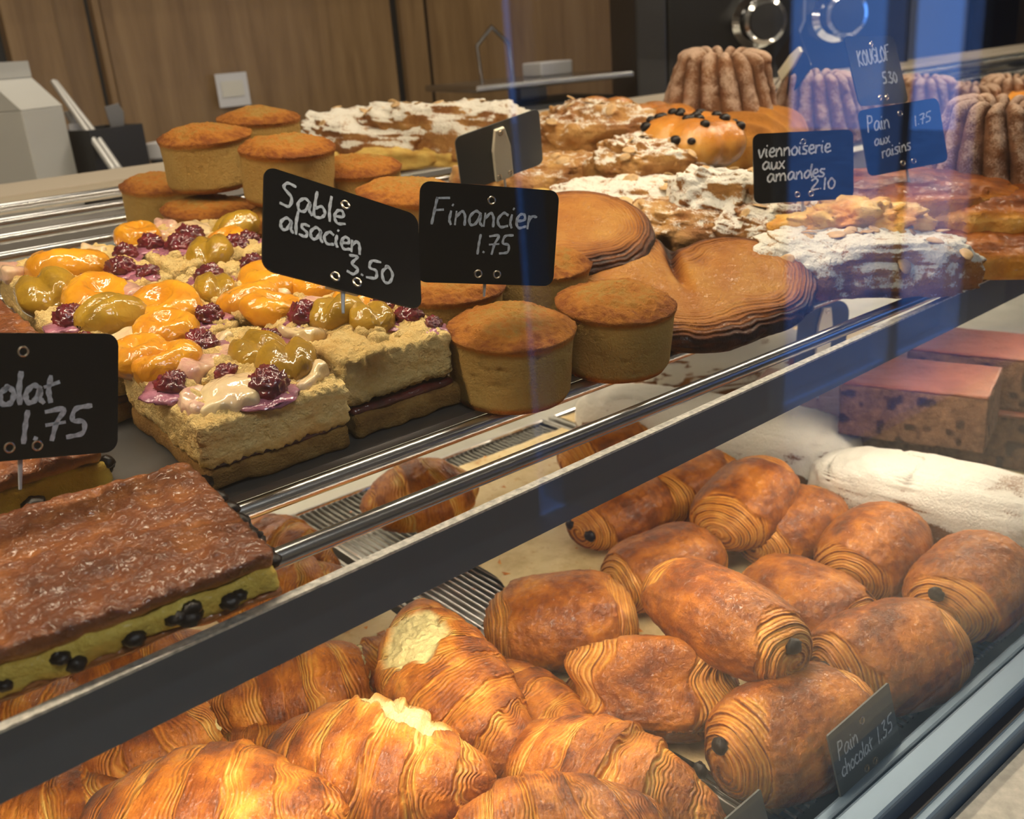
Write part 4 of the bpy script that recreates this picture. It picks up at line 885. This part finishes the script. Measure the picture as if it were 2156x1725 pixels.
# ================================================================== PRICE CARDS
GL = {
 'a': (.62, [[(.50, .48), (.28, .58), (.07, .34), (.13, .06), (.34, .10), (.50, .46), (.50, .18), (.62, .02)]]),
 'b': (.55, [[(.10, 1), (.07, .5), (.08, .05), (.34, .04), (.48, .26), (.34, .48), (.10, .34)]]),
 'c': (.52, [[(.46, .50), (.26, .57), (.06, .30), (.20, .03), (.50, .08)]]),
 'd': (.62, [[(.48, .46), (.28, .54), (.07, .30), (.15, .04), (.36, .10), (.52, .55), (.60, 1.0), (.52, .4), (.62, .02)]]),
 'e': (.50, [[(.08, .28), (.40, .36), (.36, .56), (.18, .54), (.07, .28), (.20, .03), (.50, .10)]]),
 'h': (.56, [[(.10, 1), (.08, .5), (.08, 0)], [(.08, .30), (.28, .52), (.42, .40), (.44, .02)]]),
 'i': (.26, [[(.10, .52), (.08, .2), (.16, .02)], [(.13, .74), (.15, .78)]]),
 'l': (.24, [[(.12, 1), (.09, .5), (.14, .02)]]),
 'm': (.86, [[(.06, .52), (.07, .02)], [(.07, .30), (.24, .53), (.36, .40), (.37, .04)], [(.37, .32), (.56, .53), (.70, .38), (.74, .02)]]),
 'n': (.56, [[(.06, .52), (.07, .02)], [(.07, .30), (.28, .54), (.42, .38), (.46, .02)]]),
 'o': (.52, [[(.28, .56), (.06, .34), (.14, .04), (.38, .06), (.46, .36), (.28, .56), (.20, .50)]]),
 'r': (.42, [[(.08, .52), (.08, .02)], [(.08, .28), (.20, .50), (.40, .50)]]),
 's': (.46, [[(.42, .54), (.16, .54), (.12, .38), (.36, .22), (.30, .03), (.04, .05)]]),
 't': (.46, [[(.18, .85), (.14, .4), (.22, .04)], [(.02, .52), (.44, .66)]]),
 'u': (.56, [[(.06, .52), (.10, .08), (.30, .04), (.44, .50), (.44, .14), (.56, .02)]]),
 'v': (.50, [[(.04, .54), (.20, .02), (.46, .58)]]),
 'x': (.50, [[(.06, .54), (.42, .02)], [(.42, .56), (.06, .02)]]),
 'S': (.62, [[(.52, .92), (.22, .96), (.10, .74), (.42, .44), (.36, .08), (.04, .10)]]),
 'F': (.66, [[(.14, 1.0), (.10, .5), (.06, 0)], [(.12, .98), (.62, 1.02)], [(.10, .52), (.44, .56)]]),
 'P': (.60, [[(.14, 1), (.10, .5), (.08, 0)], [(.12, .96), (.46, .90), (.46, .60), (.10, .48)]]),
 'K': (.62, [[(.10, 1), (.08, 0)], [(.50, .96), (.10, .46), (.56, .02)]]),
 'O': (.62, [[(.30, .96), (.06, .6), (.14, .08), (.42, .06), (.54, .5), (.30, .96)]]),
 'U': (.62, [[(.08, .96), (.10, .2), (.30, .02), (.50, .2), (.54, .96)]]),
 'G': (.62, [[(.52, .84), (.26, .94), (.06, .5), (.22, .04), (.52, .16), (.54, .46), (.34, .46)]]),
 'L': (.52, [[(.10, .98), (.08, .04), (.50, .04)]]),
 '0': (.58, [[(.30, .84), (.07, .5), (.18, .06), (.42, .10), (.52, .52), (.30, .84), (.2, .78)]]),
 '1': (.30, [[(.16, .92), (.13, .5), (.12, .0)]]),
 '2': (.58, [[(.06, .76), (.32, .90), (.46, .66), (.06, .06), (.54, .08)]]),
 '3': (.56, [[(.08, .86), (.40, .88), (.20, .50), (.46, .30), (.30, .02), (.04, .08)]]),
 '5': (.64, [[(.60, .94), (.22, .88), (.16, .54), (.44, .46), (.44, .12), (.06, .04)]]),
 '7': (.58, [[(.06, .86), (.50, .90), (.34, .5), (.26, .0)], [(.10, .46), (.54, .50)]]),
 '~': (.60, [[(.02, .30), (.12, .55), (.22, .08), (.34, .50), (.44, .12), (.56, .34)]]), '.': (.24, [[(.08, .10), (.12, .08)]]), '-': (.30, [[(.06, .30), (.22, .32)]]), ' ': (.35, []),
}
def crom(p, n=6):
    p = [np.array(q, float) for q in p]
    if len(p) == 2: return p
    e = [2*p[0]-p[1]]+p+[2*p[-1]-p[-2]]; r = []
    for i in range(1, len(e)-2):
        for k in range(n):
            t = k/n; r.append(.5*((2*e[i])+(-e[i-1]+e[i+1])*t+(2*e[i-1]-5*e[i]+4*e[i+1]-e[i+2])*t*t+(-e[i-1]+3*e[i]-3*e[i+1]+e[i+2])*t**3))
    return r+[p[-1]]
def write(text, x, y, h, wd, slope=0., slant=.06, wide=1.):
    """chalk-pen strokes as thin raised ribbons"""
    mb = MB(); cx = 0
    for ch in text:
        adv, st = GL[ch]
        for s in st:
            q = crom(s); P = []
            for a, b in q:
                X_ = (cx+a*wide+b*slant)*h; Y_ = b*h; P.append(np.array([x+X_, y+Y_+slope*X_]))
            n = len(P); L_, R_ = [], []
            for i in range(n):
                t = P[min(i+1, n-1)]-P[max(i-1, 0)]; t /= max(np.linalg.norm(t), 1e-9); nn = np.array([-t[1], t[0]]); k = wd/2*(.75 if i in (0, n-1) else 1)*(1+.18*math.sin(i*1.3+cx*5))
                e = t*wd*.25*(-1 if i == 0 else 1 if i == n-1 else 0); L_.append(P[i]+nn*k+e); R_.append(P[i]-nn*k+e)
            V = [(*v, .0) for v in L_]+[(*v, .0) for v in R_]+[(*v, .00022) for v in L_]+[(*v, .00022) for v in R_]
            F = []
            for i in range(n-1): F += [(2*n+i, 3*n+i, 3*n+i+1, 2*n+i+1), (i, i+1, n+i+1, n+i), (i, 2*n+i, 2*n+i+1, i+1), (n+i, n+i+1, 3*n+i+1, 3*n+i)]
            F += [(0, n, 3*n, 2*n), (n-1, 3*n-1, 4*n-1, 2*n-1)]; mb.add(V, F)
        cx += adv*wide
    return mb
def rrect(w_, h_, r, n=6):
    P = []
    for cx, cy, a0 in ((w_/2-r, h_/2-r, 0), (-w_/2+r, h_/2-r, PI/2), (-w_/2+r, -h_/2+r, PI), (w_/2-r, -h_/2+r, 3*PI/2)):
        for i in range(n+1): a = a0+PI/2*i/n; P.append((cx+r*math.cos(a), cy+r*math.sin(a)))
    return P
def ring(mb, x, y, z, R=.0019, r=.0006):
    V = []; F = []; n, m = 18, 8
    for i in range(n):
        a = 2*PI*i/n
        for j in range(m): b = 2*PI*j/m; V.append((x+(R+r*math.cos(b))*math.cos(a), y+(R+r*math.cos(b))*math.sin(a), z+r*math.sin(b)))
    for i in range(n):
        for j in range(m): F.append((i*m+j, ((i+1) % n)*m+j, ((i+1) % n)*m+(j+1) % m, i*m+(j+1) % m))
    return mb.add(V, F)
def price_card(TL, u, up, w_, h_, label, lines=(), back=False, pin=.03, off=(0, 0, 0), clip=True, r=.0055, mat='tagblack'):
    u = Vector(u).normalized(); up = Vector(up); up = (up-u*up.dot(u)).normalized(); n = u.cross(up)
    c = Vector((TL[0], TL[1], TL[2]+CZ))+u*w_/2-up*h_/2+Vector(off)
    t = thing('price_card'); tag(t, label, 'price card', 'black handwritten price cards')
    t.matrix_world = Matrix.Translation(c) @ Matrix((( *(u[0], up[0], n[0]), 0), (u[1], up[1], n[1], 0), (u[2], up[2], n[2], 0), (0, 0, 0, 1)))
    MB().prism(rrect(w_, h_, r), -.0012, 0).obj('card', M['taggrey' if back else mat], t)
    for x, y in ((.0, h_/2-.0075), (-.0055, -h_/2+.0055), (.0055, -h_/2+.0055)):
        ring(MB(), x*w_/.08, y, .0041 if back else .0).obj('eyelet', M['eyelet'], t, smooth=True)
    for ln in lines: write(*ln).obj('lettering', M['chalk'], t, loc=(0, 0, .00006))
    s = 1 if back else -1; z0, z1 = (.0001, .004) if back else (-.0052, -.0013)
    hw = .0085
    if clip: MB().prism([(-.0045, h_/2-.004), (.0045, h_/2-.004), (hw, h_/2-.022), (hw, -h_/2+.001), (-hw, -h_/2+.001), (-hw, h_/2-.022)], z0, z1).obj('clip', M['clip'], t, bevel=.0008)
    MB().tube([(0, -h_/2+.004, (z0+z1)/2), (0, -h_/2-pin, (z0+z1)/2)], [.0012, .0007], 8).obj('pin', M['plastic'], t, smooth=True)
    return t
W8, H5 = .08, .052
price_card((.0473, .4203, -.0842), (.952, .1309, -.2624), (.2539, .1012, .9615), W8, H5, 'leftmost black price card, cut by the picture edge, ending in olat and 1.75',
           [('chocolat', -.0375, -.003, .0130, .0021), ('1.75', -.002, -.0190, .0140, .0020, .03, .08, 1.2)], pin=.013)
price_card((.1969, .4153, -.0426), (.9039, -.1074, -.4159), (.4039, .5097, .7516), W8, H5, 'tilted black price card lettered Sable alsacien 3.50',
           [('Sable', -.033, .0075, .0135, .0014, -.02, .1, .95), ('alsacien', -.033, -.0045, .0118, .0014, -.03, .1, .92), ('3.50', .000, -.0170, .0110, .0014, .0, .1, 1.1)], pin=.010)
price_card((.2876, .4283, -.0629), (.9441, -.2693, -.191), (.2094, .0391, .977), W8, H5, 'black price card lettered Financier 1.75 beside the tilted one',
           [('Financier', -.034, .0045, .0135, .0014, .0, .1, 1.03), ('1.75', -.008, -.0100, .0110, .0013, .02, .08, 1.1)], pin=.007)
price_card((.4866, .6692, -.0696), (.9512, -.2424, .1989), (-.269, -.2916, .9198), W8, H5, 'grey back of a price card with a cream clip behind the Financier card', back=True, pin=.03)
price_card((.6235, .4767, -.0786), (.8561, -.5207, -.0447), (.1417, .1451, .9792), W8, H5, 'black price card lettered viennoiserie aux amandes 2.10',
           [('viennoiserie', -.0365, .0080, .0112, .0013, .03, .06, .98), ('aux', -.0335, -.0010, .0100, .0013, .02, .06, 1.1), ('amandes', -.0300, -.0105, .0105, .0013, .05, .06, 1.05), ('2.10', .005, -.0180, .0095, .0013, .02, .05, 1.25)], pin=.045)
price_card((.718, .4484, -.0712), (.9534, -.3052, .0345), (.0575, .2794, .9588), W8, H5, 'black price card lettered Pain aux raisins 1.75',
           [('Pain', -.0345, .0080, .0130, .0011, .02, .08, .85), ('1.75', .012, .0065, .0085, .0010, .10, .08, 1.2), ('aux', -.0300, -.0035, .0090, .0011, .05, .06, 1.05), ('raisins', -.0250, -.0140, .0098, .0011, .10, .08, 1.0)], pin=.03)
price_card((.7216, .4351, -.0162), (1.0105, -.0009, -.0512), (.0435, .3335, .9399), .075, .058, 'highest price card at top right lettered KOUGLOF 5.30',
           [('KOUGLOF', -.026, .0035, .0125, .0016, .10, .05, .95), ('5.30', .004, -.0120, .0105, .0015, .02, .05, 1.1)], pin=.05, off=(.03, .05, .0))
c = U(1752, 197, 1.12); c.z -= CZ
price_card((c.x-.01, c.y+.02, c.z+.03), (.42, .62, .66), (-.1, -.72, .68), .066, .048, 'small price card seen almost edge-on in front of the smaller kouglof', [('~~~~~', -.026, .010, .009, .0012), ('~~~~', -.026, .000, .009, .0012), ('~~~', -.020, -.010, .009, .0012)], pin=.03)
price_card((.388, .2435, -.364), (1., .02, .018), (-.033, .2529, .9731), .0624, .0406, 'small grey-black price card at the glass lettered Pain chocolat 1.35',
           [('Pain', -.0270, .0027, .0104, .0010, .02, .1, .95), ('chocolat', -.0270, -.0077, .0088, .0010, .02, .08, .92), ('1.35', .0095, -.0077, .0104, .0010, .06, .12, .95)], pin=.002, clip=False, r=.001, mat='taggrey')
c = U(1606, 1668, .2435/ray(1606, 1668)[1])
price_card((c.x-.0624, c.y, c.z-CZ), (1., .02, .018), (-.033, .2529, .9731), .0624, .0406, 'dark price card corner at the bottom picture edge in front of the tray rim', pin=.002, clip=False, r=.001, mat='taggrey')
# tall card standing in the sugared loaf, its back towards us
c = U(1700, 640, .96); c.z -= CZ
price_card((c.x-.012, c.y, c.z), (.95, -.28, -.05), (-.28, .05, .95), .062, .085, 'tall dark card with long cream clip stuck upright between sugared loaves', back=True, pin=.07, r=.016)

# ================================================================== BEHIND THE COUNTER
BZ = CZ-.205
cn = tag(thing('back_counter', (0, 1.9, 0)), 'back counter along the oak panelling behind the display case', 'counter')
o = MB().box((-.9, 1.60, BZ-.04), (3.2, RY1-.055, BZ)).obj('worktop', M['counter'], cn, bevel=.003); o.location = (0, -1.9, 0)
for i in range(5):
    o = MB().box((-.88+i*.8, 1.64, .05), (-.10+i*.8, RY1-.055, BZ-.045)).obj('cabinet', M['wood'], cn, bevel=.003); o.location = (0, -1.9, 0)
# milk carton
p = U(95, 400, 1.58); t = thing('milk_carton', (p.x-.01, p.y+.01, BZ)); tag(t, 'white gable-top carton at the left picture edge', 'carton')
MB().box((-.047, -.047, 0), (.047, .047, .165)).obj('carton_body', M['carton'], t, bevel=.002)
MB().add([(-.047, -.047, .1655), (.047, -.047, .1655), (.047, .047, .1655), (-.047, .047, .1655), (-.047, 0, .212), (.047, 0, .212)], [(0, 3, 2, 1), (0, 1, 5, 4), (2, 3, 4, 5), (1, 2, 5), (3, 0, 4)]).obj('gable', M['carton'], t)
MB().box((-.047, -.002, .212), (.047, .002, .236)).obj('gable_fin', M['carton'], t)
t.rotation_euler = (0, 0, .62)
# utensil pot with tools
p = U(222, 350, 1.66); t = thing('utensil_pot', (p.x, p.y, BZ)); t.scale = (1.15, 1.15, 1.25); tag(t, 'black square utensil pot left of the financiers', 'container')
for a, b in (((-.045, -.045, 0), (.045, -.041, .10)), ((-.045, .041, 0), (.045, .045, .10)), ((-.045, -.0409, 0), (-.041, .0409, .10)), ((.041, -.0409, 0), (.045, .0409, .10)), ((-.0409, -.0409, 0), (.0409, .0409, .004))):
    MB().box(a, b).obj('pot_side', M['black'], t, bevel=.001)
t.rotation_euler = (0, 0, .3)
t2 = thing('spatula', (p.x+.02, p.y, BZ+.005)); tag(t2, 'grey spatula leaning in the black utensil pot', 'utensil')
MB().tube([(0, 0, 0), (.012, 0, .11)], .005, 8).obj('handle', M['black'], t2, smooth=True)
MB().prism([(-.010, .0), (.010, .0), (.016, .035), (.010, .05), (-.014, .046)], -.0015, .0015, Matrix.Translation((.013, 0, .105)) @ Matrix.Rotation(PI/2, 4, 'X')).obj('blade', M['grey'], t2, bevel=.001)
t2 = thing('plastic_scoop', (p.x-.025, p.y+.01, BZ+.005)); tag(t2, 'clear scoop with paper label standing in the utensil pot', 'utensil')
MB().tube([(0, 0, 0), (-.006, 0, .115), (-.012, 0, .15)], [.004, .004, .008], 10).obj('handle', M['plastic'], t2, smooth=True)
MB().prism([(-.02, 0), (.018, .0), (.016, .045), (-.02, .045)], -.001, .001, Matrix.Translation((.0, -.01, .085)) @ Matrix.Rotation(PI/2, 4, 'X')).obj('paper_label', M['white'], t2)
# steel tongs standing diagonally
a, b = U(112, 172, 1.62), U(250, 372, 1.56); t = thing('tongs', (b.x, b.y, b.z)); tag(t, 'long steel tongs leaning diagonally before the black utensil pot', 'utensil')
d = a-b
MB().tube([(0, 0, 0), d*.5, d], [.006, .0055, .005], 10).obj('arm', M['tongs'], t, smooth=True); MB().tube([(.010, .004, 0), d*.5+Vector((.010, .003, 0)), d+Vector((.004, 0, 0))], [.005, .0045, .0035], 10).obj('arm', M['tongs'], t, smooth=True)
MB().lathe([(0, -.012), (.012, -.010), (.016, 0), (.013, .012), (0, .016)], 16, Matrix.Translation((0, 0, 0))).obj('tip', M['tongs'], t, smooth=True)
# white card on the panelling, small things along the wall
p = U(551, 180, 2.0); t = thing('wall_card', (p.x, RY1-.03, p.z)); tag(t, 'small white card on the oak wall above the financiers', 'card')
MB().box((-.036, -.0015, -.04), (.036, 0, .028)).obj('sheet', M['white'], t); MB().box((-.026, -.003, -.02), (.024, -.0016, .012)).obj('printed_panel', M['caseback'], t)
p = U(300, 330, 1.75); t = thing('small_bottle', (p.x+.03, p.y, BZ)); tag(t, 'small dark bottle with pale cap right of the utensil pot', 'bottle')
MB().lathe([(0, 0), (.028, 0), (.03, .004), (.03, .035), (.016, .05), (.016, .056)], 20).obj('bottle', M['black'], t, smooth=True); MB().lathe([(.017, .056), (.022, .06), (.022, .085), (0, .088)], 16).obj('cap', M['white'], t, smooth=True)
# scale
p = U(1135, 205, 1.9); t = thing('kitchen_scale', (p.x+.09, p.y+.14, BZ)); t.scale = (1, 1, 1.35); tag(t, 'kitchen scale with flat steel platform before the wall', 'scale')
MB().box((-.16, -.12, 0), (.16, .12, .065)).obj('scale_body', M['black'], t, bevel=.01); MB().box((-.03, -.03, .0655), (.03, .03, .088)).obj('neck', M['grey'], t)
MB().box((-.175, -.14, .0885), (.175, .14, .098)).obj('platform', M['steel'], t, bevel=.003); MB().tube([(-.11, -.02, .098), (-.115, -.02, .15), (-.08, -.02, .175), (-.045, -.02, .15), (-.04, -.02, .098)], .004, 8).obj('hanger', M['steel'], t, smooth=True)
t.rotation_euler = (0, 0, -.25)
p = U(1217, 135, 1.95); o = MB().box((-.045, -.03, 0), (.045, .03, .028)).obj('box', M['white'], bevel=.003); tag(o, 'small white box lying on the scale platform', 'box'); o.location = (t.location.x+.06, t.location.y+.0, BZ+.0985*1.35)
# black machine with two knobs
p = U(1720, 60, 1.95); t = thing('coffee_machine', (p.x, p.y+.10, BZ)); tag(t, 'black machine with two chrome-rimmed knobs behind the kouglofs', 'machine')
yw = -.55; t.rotation_euler = (0, 0, yw)
MB().box((-.23, 0, 0), (.30, .22, .52)).obj('machine_body', M['machine'], t, bevel=.01)
MB().box((-.30, -.02, 0), (-.235, .2, .5)).obj('side_panel', M['dark'], t, bevel=.006)
for x in (-.035, .135):
    Mx = Matrix.Translation((x-.01, -.002, .205)) @ Matrix.Rotation(PI/2, 4, 'X')
    kb = MB().lathe([(0, 0), (.052, 0), (.052, .012), (.040, .02), (.036, .045), (.044, .05), (.044, .062), (.036, .064)], 32, Mx).obj('knob', M['chrome'], t, smooth=True)
    MB().lathe([(.036, .0635), (.034, .068), (0, .070)], 32, Mx).obj('knob_cap', M['black'], kb, smooth=True)
MB().tube([(.05, -.03, .40), (.045, -.04, .2), (-.03, -.05, .05)], .003, 8).obj('cord', M['grey'], t, smooth=True)
# wooden post and pale doorway on the far right
o = sbox('trim_1', (3.20, RY1-.06, 0), (3.44, RY1-.001, RH), M['wood'])
o = sbox('trim_2', (3.46, RY1-.03, 0), (4.1, RY1-.001, RH), M['frame'])
o = sbox('trim_3', (4.2, RY1-.05, 0), (4.78, RY1-.001, RH), M['dark'])
